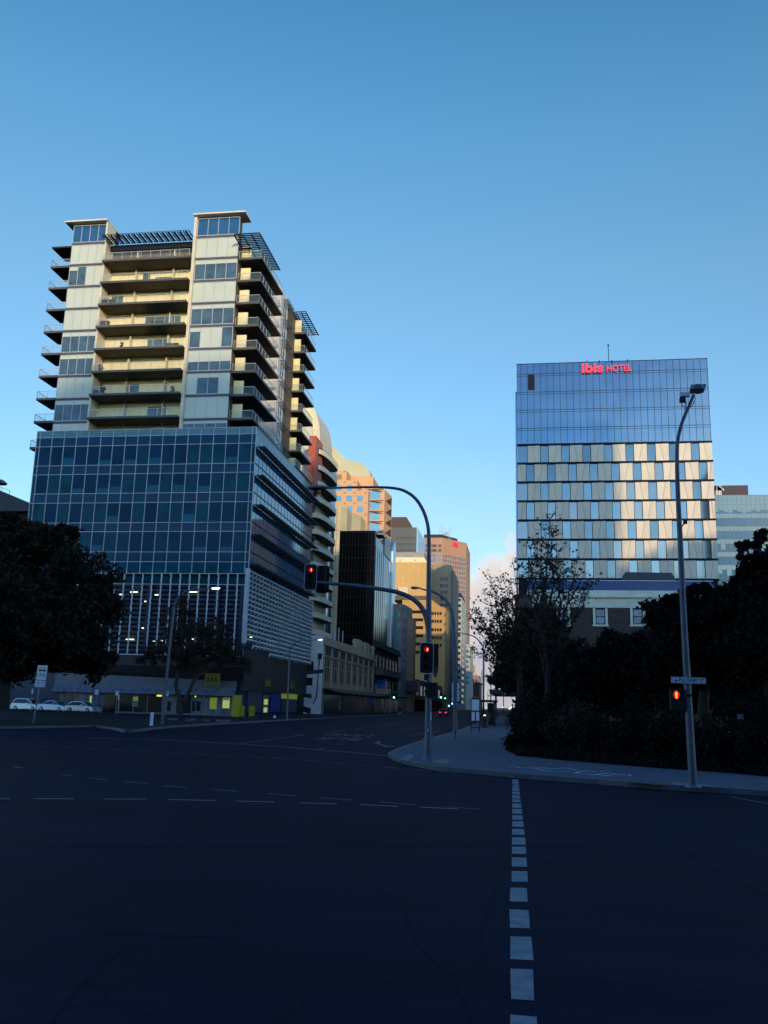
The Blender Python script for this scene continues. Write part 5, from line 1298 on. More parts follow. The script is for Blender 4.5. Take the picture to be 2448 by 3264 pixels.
c2 = at(1028, 1846, PY_+.55); signal_head(tp, c2, .56, 1.12, -1)
MB().tube([P(1012,1856), P(1030,1858,.3)], .05, 8).build('bracket', M['black_paint'], tp)
c = at(1360, 2097.5, PY_-.26); signal_head(tp, c, .54, 1.20, 1, 1)
c3 = at(1377, 2100, PY_+.35); signal_head(tp, c3, .50, 1.15, -1)
a, d = at(1383,2158,PY_+.15), at(1393.5,2124,PY_+.15); MB().box(a.x, d.x, a.y, a.y+.03, a.z, d.z).build('side_plate', M['teal_sign'], tp)
a, d = at(1353,2168,PY_-.16), at(1359,2150,PY_-.16); MB().box(a.x, d.x, a.y-.12, a.y+.05, a.z, d.z).build('bracket', M['dark_steel'], tp)
a, d = at(1364,2224,PY_-.15), at(1393,2176,PY_-.15)
pd = MB(); pd.box(a.x+.04, d.x, a.y-.05, a.y+.32, a.z, d.z); pd = pd.build('pedestrian_lantern', M['black_board'], tp)
v = MB(); zm = (a.z+d.z)/2
for z0 in (a.z+.03, zm+.03): v.add([(a.x-.10,a.y-.06,z0),(a.x+.04,a.y-.06,z0),(a.x+.04,a.y-.06,z0+.26),(a.x-.14,a.y-.06,z0+.26),(a.x-.10,a.y+.3,z0),(a.x+.04,a.y+.3,z0),(a.x+.04,a.y+.3,z0+.26),(a.x-.14,a.y+.3,z0+.26)], [(0,1,2,3),(7,6,5,4),(0,3,7,4),(3,2,6,7),(0,4,5,1)])
v.build('visor', M['black_board'], pd)
a, d = at(1371,2296,PY_-.14), at(1375,2270,PY_-.14); MB().box(a.x, d.x, a.y-.01, a.y+.02, a.z, d.z).build('sticker', M['sign_white'], tp)
a, d = at(1361,2337,PY_-.15), at(1369,2319,PY_-.15)
pbn = MB().box(a.x, d.x, a.y-.08, a.y+.06, a.z, d.z).build('push_button', M['black_paint'], tp)
xm = (a.x+d.x)/2; mb = MB(); mb.ell((xm, a.y-.085, a.z+.07), .028, .02, .028); mb.extr([(xm-.035,a.y-.09,d.z-.10),(xm+.035,a.y-.09,d.z-.10),(xm+.012,a.y-.09,d.z-.03),(xm-.012,a.y-.09,d.z-.03)], (0,.01,0)); mb.build('button', M['sign_white'], pbn)

# --- leaning lamp pole on the right with the street name
b = gr(2209, 2509, .14); LY_ = b.y
lp = thing('street_lamp', 'leaning grey lamp pole carrying a street name plate and red pedestrian signal', 'street lamp', (b.x, b.y, .14))
Q = lambda px, py, dy=0: at(px, py, LY_+dy)
pts = [Q(2210,2510), Q(2201,2360), Q(2191,2180), Q(2183,2040), Q(2176,1900), Q(2169,1740), Q(2163,1620), Q(2159,1520), Q(2158,1450), Q(2161,1400), Q(2171,1357), Q(2184,1322), Q(2199,1288), Q(2211,1258)]
pts[0].z = .14
MB().tube(smooth(pts), resamp([.115,.11,.10,.092,.085,.078,.07,.062,.056,.052,.05,.048,.046,.044], 53), 14).build('pole', M['pole_grey'], lp)
MB().lathe([(.21,0),(.21,.03),(.12,.05)], (b.x,b.y,.145), 14).build('base_plate', M['galv'], lp)
# lamp head: shallow dark tray with a domed top
V = [Q(2197,1256), Q(2243,1252), Q(2250,1229), Q(2204,1231)]
hd = MB(); hb = [Q(2197,1256,-.05), Q(2243,1252,-.05), Q(2251,1229,.42), Q(2203,1231,.42)]
cen = sum(hb, Vector())/4
hd.add(hb+[p+Z_*.05 for p in hb], [(0,1,2,3),(4,7,6,5),(0,4,5,1),(1,5,6,2),(2,6,7,3),(3,7,4,0)]); hd = hd.build('lamp_head', M['black_paint'], lp)
dm = MB(); dm.ell(cen+Vector((.02,.08,.05)), .22, .20, .15, 14, 8); dm.build('dome', mat('lamp_dome', (.12,.16,.19), .15, nz=.05), hd)
eq = MB(); a, d = Q(2168,1263,-.1), Q(2199,1249,-.1); eq.box(a.x, d.x, a.y, a.y+.12, a.z, d.z); eq = eq.build('antenna_box', M['sign_white'], lp)
mb = MB(); a, d = Q(2168,1279,-.12), Q(2186,1266,-.12); mb.box(a.x, d.x, a.y, a.y+.16, a.z, d.z); mb.tube([Q(2170,1278), Q(2172,1288), Q(2179,1297), Q(2190,1300)], .012, 6); mb.tube([Q(2213,1258), Q(2216,1272), Q(2209,1290), Q(2196,1302)], .012, 6); mb.build('cable_box', M['black_paint'], lp)
mb = MB(); mb.tube([Q(2184,1312), Q(2186,1280)], .03, 8); mb.build('antenna', M['sign_white'], lp)
mb = MB(); mb.tube([Q(2166,1688), Q(2182,1667)], .018, 6); a = Q(2184,1664); mb.box(a.x-.05, a.x+.05, a.y-.07, a.y+.07, a.z-.05, a.z+.04); mb.build('camera', M['black_paint'], lp)
# street name plate
tl, tr_, br_, bl_ = Q(2139,2157,-.14), Q(2249.5,2160.5,-.14), Q(2250,2181,-.14), Q(2140.5,2176,-.14)
R1 = (tr_-tl).normalized(); U1 = Vector((-R1.z, 0, R1.x))
w_, h_ = (tr_-tl).length, ((tl-bl_).length+(tr_-br_).length)/2
cc = (tl+tr_+br_+bl_)/4
npl = MB(); npl.obox(cc, R1*w_/2, Vector((0,.012,0)), U1*h_/2); npl = npl.build('name_plate', M['sign_white'], lp)
mb = MB()
for sx, sz, hw, hh in ((0,.41,.475,.022),(0,-.41,.475,.022)): mb.obox(cc+U1*h_*sz+Vector((0,-.014,0)), R1*w_*hw, Vector((0,.002,0)), U1*h_*hh)
for sx in (-.475, .475): mb.obox(cc+R1*w_*sx+Vector((0,-.014,0)), R1*w_*.006, Vector((0,.002,0)), U1*h_*.41)
text_mb(mb, 'PULTENEY ST', cc+R1*w_*.085-U1*h_*.27+Vector((0,-.014,0)), R1, U1, h_*.58, .004, w_*.72, bold=.018)
for i, hgt in enumerate((.16,.22,.30,.22,.15)): mb.obox(cc+R1*w_*(-.405+.022*i)+U1*h_*(-.2+hgt*.5)+Vector((0,-.014,0)), R1*w_*.009, Vector((0,.002,0)), U1*h_*hgt*.5)
mb.build('lettering', M['sign_blue_text'], npl)
a, d = Q(2208,2187,-.05), Q(2224,2182,-.05); MB().box(a.x, d.x, a.y, a.y+.04, a.z, d.z).build('bracket', M['dark_steel'], lp)
# pedestrian lantern with the red standing figure
c = Q(2156, 2214, -.18)
ph = MB(); ph.box(c.x-.15, c.x+.15, c.y, c.y+.25, c.z-.42, c.z+.16); ph.box(c.x+.15, c.x+.42, c.y+.08, c.y+.14, c.z-.05, c.z+.02); ph = ph.build('pedestrian_lantern', M['black_board'], lp)
MB().ell((c.x, c.y-.003, c.z-.005), .085, .002, .115, 14, 8).build('lens', M['red_halo'], ph)
mb = MB(); f = .074/.75
def fx(poly): mb.extr([(c.x+x*f, c.y-.012, c.z+y*f) for x, y in poly], (0,.006,0))
mb.ell((c.x, c.y-.01, c.z+.62*f), .18*f, .004, .19*f, 10, 6)
fx([(-.30,.42),(.30,.42),(.36,.30),(.30,-.10),(.20,-.10),(.20,-.85),(.34,-.92),(.30,-1.0),(.06,-1.0),(0,-.35),(-.06,-1.0),(-.30,-1.0),(-.34,-.92),(-.20,-.85),(-.20,-.10),(-.30,-.10),(-.36,.30)])
mb.build('red_figure', M['red_man'], ph)

# --- plain curved-arm lamps
def lamp_a(b, pts, rad, tipa, tipb, lab, lit, grp='street lamps along the street', w=.16):
    t = thing('street_lamp', lab, 'street lamp', (b.x, b.y, .14), grp)
    pts[0] = Vector((b.x, b.y, .14)); n = len(pts)
    MB().tube(smooth(pts), resamp([rad*(1-.6*i/(n-1)) for i in range(n)], (n-1)*4+1), 10).build('pole', M['pole_grey'], t)
    h = MB(); luminaire(h, tipa, tipb, w, .10); h = h.build('luminaire', M['galv'], t); lens(h, tipa, tipb, w*.95, M['lamp_on'] if lit else M['lens_dark'])
    return t
b = gr(1451, 2352, .14); Yl = b.y; A = lambda x, y: at(x, y, Yl)
t = lamp_a(b, [b, A(1450,2150), A(1447,2010), A(1444,1968), A(1436,1937), A(1420,1912), A(1400,1896), A(1375,1885), A(1345,1878)], .13, A(1346,1878), A(1308,1872), 'curved-arm lamp pole on the right footpath with paired white plates', False)
for x0, x1 in ((1440,1447.5),(1456,1464)):
    for y0, y1 in ((2177,2197),(2198.5,2219),(2220,2236)):
        a, d = A(x0,y1), A(x1,y0); MB().box(a.x, d.x, Yl-.02, Yl+.02, a.z, d.z).build('sign_plate', M['sign_white'], t)
b = gr(517, 2309, .14); Yl2 = b.y; A = lambda x, y: at(x, y, Yl2)
lamp_a(b, [b, A(536,2110), A(553,1950), A(557,1928), A(565,1908), A(577,1895), A(594,1885), A(616,1880), A(664,1875)], .12, A(662,1876), A(703,1874), 'left-hand curved lamp pole lit white in front of the louvred car park', True, w=.22)
b = gr(915, 2296, .14); Yl3 = b.y; A = lambda x, y: at(x, y, Yl3)
lamp_a(b, [b, A(920,2150), A(924.5,2078), A(928,2066), A(936,2055), A(948,2046), A(965,2041), A(1010,2039)], .10, A(1008,2040), A(1028,2038), 'thin lamp pole at the shop corner, its lit white head before the heritage wall', True, w=.28)
# further lamps on the right footpath
for Yf, lab in ((112,'curved-arm lamp pole just past the bus shelter'), (168,'far curved-arm lamp pole above the bus shelter roof'), (235,'farthest curved-arm lamp pole on the right footpath')):
    X = -4.6; pt = [Vector((X,Yf,.14)), Vector((X,Yf,8.6)), Vector((X-.25,Yf,9.6)), Vector((X-.9,Yf,10.4)), Vector((X-1.7,Yf,10.75)), Vector((X-2.5,Yf,10.9))]
    lamp_a(Vector((X,Yf,0)), pt, .12, Vector((X-2.5,Yf,10.9)), Vector((X-3.3,Yf,11.0)), lab, False)
# lamp head reaching in at the left edge
t = thing('street_lamp', 'lamp head reaching into view at the left edge above the dark roof', 'street lamp', (at(-60,2300,70).x, 70, .14), 'street lamps along the street')
a, d = at(-40,1541,70), at(20,1540,70); x = at(-60,1700,70).x
MB().tube([(x,70,.14),(x,70,a.z-1),(x+.2,70,a.z-.2),(a.x,70,a.z)], .09, 8).build('pole', M['pole_grey'], t)
mb = MB(); c = (a+d)/2; mb.lathe([(.0,.42),(.35,.34),(.65,.12),(.68,.0),(.0,-.02)], (d.x-.68,70,d.z-.05), 14); mb.build('luminaire', M['galv'], t)

# --- bus lane sign on a leaning post
b = gr(106, 2305, .14); Yg = b.y; A = lambda x, y, dy=0: at(x, y, Yg+dy)
t = thing('bus_lane_sign', 'white bus lane sign with hours plate on a leaning post before the parked cars', 'road sign', (b.x, b.y, .14))
MB().tube([b, A(116,2250), A(127,2190), A(134,2125)], .045, 8).build('post', M['galv'], t)
def plate(name, q):
    p = [A(x, y, -.06) for x, y in q]; pl = MB(); pl.extr(p, (0,.02,0)); o = pl.build(name, M['sign_white'], t)
    R = (p[1]-p[0]); U = (p[0]-p[3]); return o, p[3]+Vector((0,-.006,0)), R, U
o, p0, R, U = plate('sign_plate', ((121,2120),(152.5,2121.5),(145.5,2168),(114.5,2166)))
mb = MB()
def bl(u0, u1, v0, v1): mb.extr([p0+R*u0+U*v0, p0+R*u1+U*v0, p0+R*u1+U*v1, p0+R*u0+U*v1], (0,-.004,0))
bl(.10,.90,.80,.83); bl(.14,.88,.61,.71); bl(.20,.34,.57,.61); bl(.68,.80,.57,.61)
text_mb(mb, 'LANE', p0+R*.5+U*.22, R, U, U.length*.24, .004, R.length*.80); mb.build('lettering', M['sign_black'], o)
o, p0, R, U = plate('hours_plate', ((113,2168.5),(145,2170.5),(141.5,2191),(109.5,2189)))
mb = MB(); text_mb(mb, '7 AM  7 PM', p0+R*.5+U*.48, R, U, U.length*.34, .004, R.length*.84); text_mb(mb, 'MON - FRI', p0+R*.5+U*.16, R, U, U.length*.16, .004, R.length*.70); mb.build('lettering', M['sign_black'], o)
# small parking signs along the left pavement
for px, top, bot, foot, w, lab in ((104,2196,2210,2262,7,'small parking sign on a post behind the silver wagon'), (309,2200,2214,2268,13,'pair of parking signs on a post beside the garage door'), (374,2203,2216,2278,13,'pair of parking signs on a post at the right jamb of the garage'), (379,2216,2229,2279,6,'single parking sign just below the garage jamb pair'), (534,2205,2218,2282,8,'parking sign partly behind the left lamp pole')):
    Yp = 108.0; a, d = at(px-w/2,bot,Yp), at(px+w/2,top,Yp)
    s = thing('parking_sign', lab, 'parking sign', ((a.x+d.x)/2, Yp, .14), 'parking signs on the left pavement')
    MB().tube([((a.x+d.x)/2,Yp,.14),((a.x+d.x)/2,Yp,d.z)], .035, 6).build('post', M['galv'], s)
    n = 2 if w > 10 else 1
    for i in range(n):
        x0 = a.x+(d.x-a.x)*i/n+.01; x1 = a.x+(d.x-a.x)*(i+1)/n-.01
        pl = MB().box(x0, x1, Yp-.07, Yp-.045, a.z, d.z).build('sign_plate', M['sign_white'], s)
        mb = MB(); mb.box(x0+.04, x1-.04, Yp-.075, Yp-.071, a.z+(d.z-a.z)*.45, d.z-.06); mb.box(x0+.04, x1-.04, Yp-.075, Yp-.071, a.z+.05, a.z+.10); mb.build('print', M['galv'], pl)
# bollards and painted kerb blocks
b = gr(482, 2313, .14); t = thing('bollard', 'white bollard at the road edge left of the lit lamp pole', 'bollard', (b.x,b.y,.14)); hgt = at(486,2272,b.y).z
MB().lathe([(.13,0),(.12,hgt-.2),(.11,hgt-.14),(0,hgt-.10)], (b.x,b.y,.14), 12).build('post', M['sign_white'], t)
b = gr(875, 2296, .14); t = thing('bollard', 'short white bollard on the pavement left of the thin lamp pole', 'bollard', (b.x,b.y,.14)); hgt = at(876,2280,b.y).z
MB().lathe([(.14,0),(.14,.25)], (b.x,b.y,.14), 12).build('base', M['black_paint'], t); MB().lathe([(.13,.251),(.12,hgt-.2),(0,hgt-.12)], (b.x,b.y,.14), 12).build('post', M['sign_white'], t)
for i, (x0, x1, y) in enumerate(((532,563,2292.5),(592,621,2294.5),(645,663,2296.5),(688,730,2297.5))):
    a, d = gr(x0,y+3,.14), gr(x1,y+3.5,.14)
    lab = ('white painted kerb block left of the tree trunk','white painted kerb block below the tree trunk','short white kerb block right of the tree trunk','long white kerb block before the yellow column')[i]
    t = MB().extr([(a.x,a.y,.14),(d.x,d.y,.14),(d.x,d.y+.35,.14),(a.x,a.y+.35,.14)], (0,0,.20)).build('kerb_block', M['worn_paint'], None, ((a.x+d.x)/2,a.y,.14)); tag(t, lab, 'kerb block', 'white kerb blocks by the tree')
# low railing in front of the cars
t = thing('railing', 'low dark metal railing in front of the silver hatchback', 'railing', (at(260,2290,88).x, 88, .14))
mb = MB(); a, d = at(203,2300,88), at(318,2300,88)
n = 26; zt_ = 1.25
for i in range(n+1): x = a.x+(d.x-a.x)*i/n; mb.box(x-.02, x+.02, 87.98, 88.02, .14, zt_)
mb.box(a.x, d.x, 87.97, 88.03, zt_+.002, zt_+.06); mb.box(a.x, d.x, 87.965, 88.035, .3, .35); mb.build('bars', M['black_paint'], t)

# --- bus stop frame and shelter
b = gr(1503, 2333, .14); Yb_ = b.y; A = lambda x, y: at(x, y, Yb_)
t = thing('bus_stop_sign', 'framed bus stop board with an arched top on the right footpath', 'bus stop', (A(1516,2333).x, Yb_, .14))
mb = MB()
for px in (1502, 1529): x = A(px,2250).x; mb.box(x-.035, x+.035, Yb_-.035, Yb_+.035, .14, A(1515,2228).z)
for py in (2228, 2266, 2299, 2320): z = A(1515,py).z; mb.box(A(1502,py).x+.036, A(1529,py).x-.036, Yb_-.03, Yb_+.03, z-.035, z+.035)
mb.build('frame', M['dark_steel'], t)
def brd(x0, x1, y0, y1, m, name, d=.0): a, c = A(x0,y1), A(x1,y0); return MB().box(a.x, c.x, Yb_-.04-d, Yb_-.032, a.z, c.z).build(name, m, t)
brd(1503.5, 1527.5, 2230, 2264, M['sign_white'], 'board'); brd(1503.5,1513,2270,2297,M['sign_white'],'timetable'); brd(1517,1527.5,2270,2297,M['sign_white'],'timetable'); brd(1503,1528,2265,2267.5,M['chalk_red'],'red_band',.01)
p = A(1516,2228); ro = (A(1527,2228).x-A(1505,2228).x)/2
arcp = [(p.x+ro*cos(pi*i/10), p.z+.04+ro*.85*sin(pi*i/10)) for i in range(11)]
MB().extr([(x,Yb_-.02,z) for x, z in arcp], (0,.04,0)).build('arched_top', mat('arch_ochre', (.16,.11,.03), .6, nz=.1), t)
Ys_ = 97.0
t = thing('bus_shelter', 'dark glazed bus shelter with a flat roof on the right footpath', 'bus shelter', (-2.6, Ys_, .14))
a, d = at(1532,2240,Ys_), at(1577,2235,Ys_)
MB().box(a.x-.2, d.x+.2, Ys_-.2, Ys_+4.6, a.z+.1, a.z+.30).build('roof', M['dark_steel'], t)
for x in (a.x+.1, d.x-.1):
    for y in (Ys_, Ys_+4.3): MB().box(x-.06, x+.06, y-.06, y+.06, .14, a.z+.1).build('post', M['dark_steel'], t)
MB().box(d.x-.08, d.x-.05, Ys_+.1, Ys_+4.2, .5, a.z-.1).build('glass_panel', M['shelter_glass'], t); MB().box(d.x-.75, d.x-.06, Ys_-.05, Ys_+.0, .3, a.z).build('poster_panel', M['shop_dark'], t)
MB().box(a.x+.2, d.x-.3, Ys_+2.6, Ys_+3.0, .55, .62).build('bench', M['dark_steel'], t)
t = thing('litter_bin', 'dark litter bin beside the bus stop board', 'bin', (at(1546,2315,92).x, 92, .14)); c = at(1546,2315,92)
MB().lathe([(.32,0),(.36,1.0),(.30,1.1),(0,1.15)], (c.x,92,.14), 12).build('body', M['black_paint'], t); MB().box(c.x-.2,c.x+.2,91.6,91.66,.75,.95).build('panel', M['dark_steel'], t)
t = thing('footpath_light', 'small warm light glowing above the dark litter bin', 'light', at(1545,2290,93)); c = at(1545,2286,93)
MB().tube([(c.x,93,1.1),(c.x,93,c.z)], .05, 6).build('stem', M['black_paint'], t); MB().ell((c.x,93,c.z+.05), .13, .13, .20, 8, 6).build('lens', mat('warm_lamp', (.8,.7,.5), .4, nz=0, emit=(1,.80,.55), es=3), t)
# path lamp and park bits among the shrubs
t = thing('park_lamp', 'conical park lamp half hidden behind the leaning lamp pole', 'park lamp', (at(2179,2100,46).x, 46, 0)); c = at(2179,2027,46)
MB().lathe([(.06,0),(.05,c.z)], (c.x,46,0), 8).build('pole', M['dark_steel'], t); MB().lathe([(.36,0),(.18,.20),(.08,.42),(0,.45)], (c.x,46,c.z), 14).build('lamp_shade', M['sign_white'], t)
t = thing('meter_box', 'small pale box on a stem among the dark shrubs at right', 'box', (at(2360,2330,37).x, 37, 0)); c = at(2360,2292,37)
MB().box(c.x-.09,c.x+.09,36.9,37.05,c.z,c.z+.18).build('body', mat('box_grey', (.16,.16,.17), .6, nz=.1), t); MB().tube([(c.x,37,0),(c.x,37,c.z)], .025, 6).build('stem', M['dark_steel'], t)
# far traffic lights and traffic
def far_signal(px, py, Y, m, lab):
    c = at(px, py, Y); t = thing('traffic_signal', lab, 'traffic light', (c.x, Y, 0), 'green signals down the street')
    MB().tube([(c.x,Y+.2,0),(c.x,Y+.2,c.z+.8)], .09, 6).build('pole', M['dark_steel'], t)
    h = MB().box(c.x-.28,c.x+.28,Y-.05,Y+.18,c.z-.3,c.z+1.0).build('signal_head', M['black_board'], t); MB().ell((c.x,Y-.1,c.z), .19, .06, .19, 10, 6).build('lens', m, h)
far_signal(1256,2223,205,M['green_on'],'green signal against the dark shops of the left pavement')
far_signal(1405.5,2223,215,M['green_on'],'larger green signal right of the corner signal pole')
far_signal(1419,2226,300,M['green_on'],'smallest green signal far down the street')
c = at(1412,2262,190); cx = c.x
t = thing('parked_car', 'dark car far down the street showing red tail lights', 'car', (cx, 190, 0), rz=0)
mb = MB(); pr = [(-2.1,.3),(-2.1,.9),(-1.8,1.0),(-1.2,1.45),(.4,1.48),(1.1,1.0),(2.1,.85),(2.15,.3)]
mb.extr([(-.88,y+2.1,z) for y, z in pr], (1.76,0,0)); mb.build('body', M['black_paint'], t)
for s in (-.62,.62): MB().box(s-.2,s+.2,-.06,-.003,.78,.95).build('tail_light', M['tail_red'], t)
for sx in (-.85,.62):
    for y in (.9,3.4): MB().lathe([(0,0),(.32,0),(.32,.23),(0,.23)], (sx,y,.32), 12, axis='x').build('wheel', M['black_board'], t)
MB().box(-.6,.6,-.03,.02,1.05,1.38).build('rear_window', M['win_dark'], t)
for px, py, Y, lab in ((1431,2250,240,'blue light glowing low beside the left kerb'), (1441,2243,260,'second smaller blue light beyond the first')):
    c = at(px,py,Y); t = thing('blue_light', lab, 'light', (c.x,Y,0), 'blue lights down the street'); MB().tube([(c.x,Y+.1,0),(c.x,Y+.1,c.z)], .06, 6).build('post', M['dark_steel'], t); MB().ell((c.x,Y,c.z), .22, .1, .25, 8, 6).build('lens', M['blue_on'], t)
c = at(1275,2278,200)
t = thing('street_cabinet', 'yellowish cabinet standing on the left pavement beyond the arcade', 'cabinet', (c.x,200,.14)); z = at(1275,2249,200).z
MB().box(c.x-.45,c.x+.45,200,200.5,.14,z).build('body', mat('cabinet_ochre', (.22,.19,.08), .6, nz=.1), t); MB().box(c.x-.36,c.x+.36,199.95,199.99,z*.35,z*.85).build('door', M['dark_steel'], t)
# thin poles at the vanishing point
for px, top, Y, lab in ((1565,2120,300,'taller thin pole against the pale sky at the street end'), (1579,2150,330,'shorter thin pole with crossarms at the street end')):
    c = at(px, 2200, Y); z = at(px, top, Y).z; t = thing('utility_pole', lab, 'pole', (c.x,Y,0), 'thin poles at the end of the street'); MB().tube([(c.x,Y,0),(c.x,Y,z)], .16, 6).build('pole', M['dark_steel'], t)
    mb = MB()
    for py in (2200, 2218): zz_ = at(px,py,Y).z; mb.box(c.x-1.1,c.x+1.1,Y-.08,Y+.08,zz_-.08,zz_+.08)
    mb.build('crossarm', M['dark_steel'], t)

# ================================================================== parked cars (rear to the left, nose to the right)
mm('paint_silver', (.50,.56,.64), .32, metal=.35, nz=.04, ns=2); mm('paint_silver_blue', (.34,.42,.56), .32, metal=.35, nz=.04, ns=2); mm('paint_pale', (.60,.65,.72), .34, metal=.3, nz=.03, ns=2)
mm('car_glass', (.008,.012,.018), .06, nz=0, ior=1.6); mm('tyre', (.008,.008,.009), .9, nz=.1); mm('rim', (.25,.26,.28), .35, metal=.7, nz=0); mm('car_lamp', (.45,.48,.52), .15, nz=0); mm('car_tail', (.20,.02,.02), .2, nz=0)
def car(loc, rz, lab, paint, L, roof, tail):
    t = thing('parked_car', lab, 'car', loc, 'silver cars parked before the tower', rz)
    W_ = .86; x0, x1 = -L/2, L/2
    low = [(x0+.02,.32),(x0,.62),(x0+.06,.86),(x0+tail,.96),(x1-1.25,.92),(x1-.35,.78),(x1-.03,.62),(x1,.34)]
    body = MB(); n = len(low); sec = [(-W_,0),(-W_*.985,1),(W_*.985,1),(W_,0)]
    def loft(prof, zb, wb, wt, mb):
        m = len(prof); zs_ = max(z for x, z in prof)
        vs = [(x, -(wb+(wt-wb)*(z-zb)/(zs_-zb)), z) for x, z in prof]+[(x, (wb+(wt-wb)*(z-zb)/(zs_-zb)), z) for x, z in prof]
        mb.add(vs, [tuple(range(m-1,-1,-1)), tuple(range(m, 2*m))]+[(i,(i+1)%m,(i+1)%m+m,i+m) for i in range(m)])
    loft(low, .32, W_, W_*.93, body); loft(roof, .9, W_*.92, W_*.70, body); body = body.build('body', paint, t)
    # glasshouse, set just proud of the painted shell
    cxr = sum(x for x, z in roof)/len(roof); g = MB()
    zs_ = max(z for x, z in roof)
    half = len(roof)//2
    for s in (-1, 1):
        q = []
        for x, z in roof:
            zz_ = .985 if z < 1.0 else z-.10; xx = x+(.16 if x < cxr else -.16) if z >= 1.0 else x+(.14 if x < cxr else -.22)
            wd = (W_*.92+(W_*.70-W_*.92)*(zz_-.9)/(zs_-.9))+.006; q.append((xx, s*wd, zz_))
        g.add(q, [tuple(range(len(q)))])
    g.build('side_windows', M['car_glass'], t)
    for i in (0, len(roof)-2):
        a, b = Vector((roof[i][0],0,roof[i][1])), Vector((roof[i+1][0],0,roof[i+1][1])); k = .012 if i else -.012
        f = lambda p, u, w: (p.x+k, u*w, p.z+.004); a2, b2 = a.lerp(b,.16), a.lerp(b,.88)
        MB().add([f(a2,-1,W_*.82), f(a2,1,W_*.82), f(b2,1,W_*.64), f(b2,-1,W_*.64)], [(0,1,2,3)]).build('windscreen' if i else 'rear_window', M['car_glass'], t)
    for wx in (x0+.85, x1-.85):
        for s in (-1, 1):
            w = MB(); y = -W_-.01 if s < 0 else W_-.19; w.lathe([(0,0),(.27,0),(.32,.03),(.32,.17),(.27,.20),(0,.20)], (wx,y,.32), 16, axis='x')
            w.v = [(wx+(p[1]-y), y+(p[0]-wx), p[2]) for p in w.v]; w = w.build('wheel', M['tyre'], t)
            r = MB(); yy_ = -W_-.018 if s < 0 else W_+.018; r.lathe([(0,0),(.19,0),(.20,.006)], (wx,yy_,.32), 12, axis='y'); r.build('rim', M['rim'], w)
    for s in (-1, 1):
        MB().box(x1-.28, x1-.02, s*.62-.16, s*.62+.16, .60, .73).build('headlight', M['car_lamp'], t); MB().box(x0-.012, x0+.12, s*.68-.13, s*.68+.13, .68, .92).build('tail_light', M['car_tail'], t)
    MB().box(x0-.02, x1+.02, -W_*.9, W_*.9, .24, .40).build('bumper', paint, t)
    mb = MB()
    for s in (-1, 1): mb.box(x1-1.75, x1-1.55, s*(W_+.10)-.09, s*(W_+.10)+.09, .93, 1.07)
    mb.build('mirror', paint, t)
    return t
wag = [(-2.15,.9),(-1.75,1.55),(-1.4,1.62),(.35,1.58),(1.25,.9)]
sed = [(-1.55,.9),(-.85,1.38),(-.5,1.44),(.35,1.42),(1.30,.9)]
hat = [(-1.95,.9),(-1.35,1.36),(-.9,1.42),(.2,1.42),(1.25,.9)]
car((at(90,2262,112.5).x, 112.5, .14), radians(-12), 'silver wagon parked leftmost, with a tall squared rear', M['paint_silver'], 4.5, wag, .10)
car((at(173,2264,111).x, 111, .14), radians(-12), 'blue-grey sedan parked between the wagon and the hatchback', M['paint_silver_blue'], 4.5, sed, .85)
car((at(263,2267,110).x, 110, .14), radians(-10), 'pale silver hatchback parked rightmost, nose towards the garage', M['paint_pale'], 4.3, hat, .25)
# ================================================================== trees and planting
def leaf(mb, c, s, q, flat=.0):
    u = Vector((q.uniform(-1,1), q.uniform(-1,1), q.uniform(-1,1)*(1-flat))).normalized(); v = u.orthogonal().normalized()
    a = q.uniform(0, 6.28); v = (v*cos(a)+u.cross(v)*sin(a)); k = s*q.uniform(.6, 1.3)
    mb.add([c-u*k, c+v*k*.45, c+u*k, c-v*k*.45], [(0,1,2,3)])
def twig(mb, a, b, r0, r1, q, n=4, wob=.06):
    L = (b-a).length; P = []
    for i in range(n+1):
        t = i/n; P.append(a.lerp(b, t)+Vector((q.uniform(-1,1), q.uniform(-1,1), q.uniform(-.5,.5)))*L*wob*(t*(1-t)*4))
    mb.tube(P, [r0+(r1-r0)*i/n for i in range(n+1)], 6 if r0 > .05 else 4, cap=False); return P
def lobe_tree(name, lab, cat, base, trunk_top, lobes, n, ls, mleaf, seed, r0=.35, group=None, sub=9, shell=.55, hang=0, limb=True):
    """lobes: (centre, rx, ry, rz); leaves gather in clumps near each lobe's surface"""
    q = random.Random(seed); t = thing(name, lab, cat, base, group)
    base = Vector(base); tt = Vector(trunk_top); tr = MB(); cr = MB()
    twig(tr, base-Z_*.05, tt, r0, r0*.6, q, 5, .05)
    vol = [(rx*ry+ry*rz+rx*rz) for c, rx, ry, rz in lobes]; tot = sum(vol)
    for (c, rx, ry, rz), v in zip(lobes, vol):
        c = Vector(c)
        if limb: twig(tr, tt, c, r0*.42, .06, q, 5, .10)
        nc = max(4, int(sub*v/tot*len(lobes))); m = int(n*v/tot)
        cl = []
        for i in range(nc):
            d = Vector((q.gauss(0,1), q.gauss(0,1), q.gauss(0,1))).normalized(); k = q.uniform(shell, 1.0)
            p = c+Vector((d.x*rx, d.y*ry, d.z*rz))*k; cl.append((p, q.uniform(.22,.46)*min(rx, rz)))
            if limb and i % 2 == 0: twig(tr, c, p, .06, .015, q, 3, .12)
        for i in range(m):
            p, r = cl[q.randrange(nc)]
            g = Vector((q.gauss(0,1), q.gauss(0,1), q.gauss(0,.75)-hang*abs(q.gauss(0,.5))))*r*.62
            leaf(cr, p+g, ls, q)
    tr.build('trunk', M['bark'], t); cr.build('crown', mleaf, t); return t
def L(px, py, Y, rpx, rz=None, ry=None):
    c = at(px, py, Y); k = Y/2880.0; return (c, rpx*k, (ry or rpx)*k, (rz or rpx)*k)

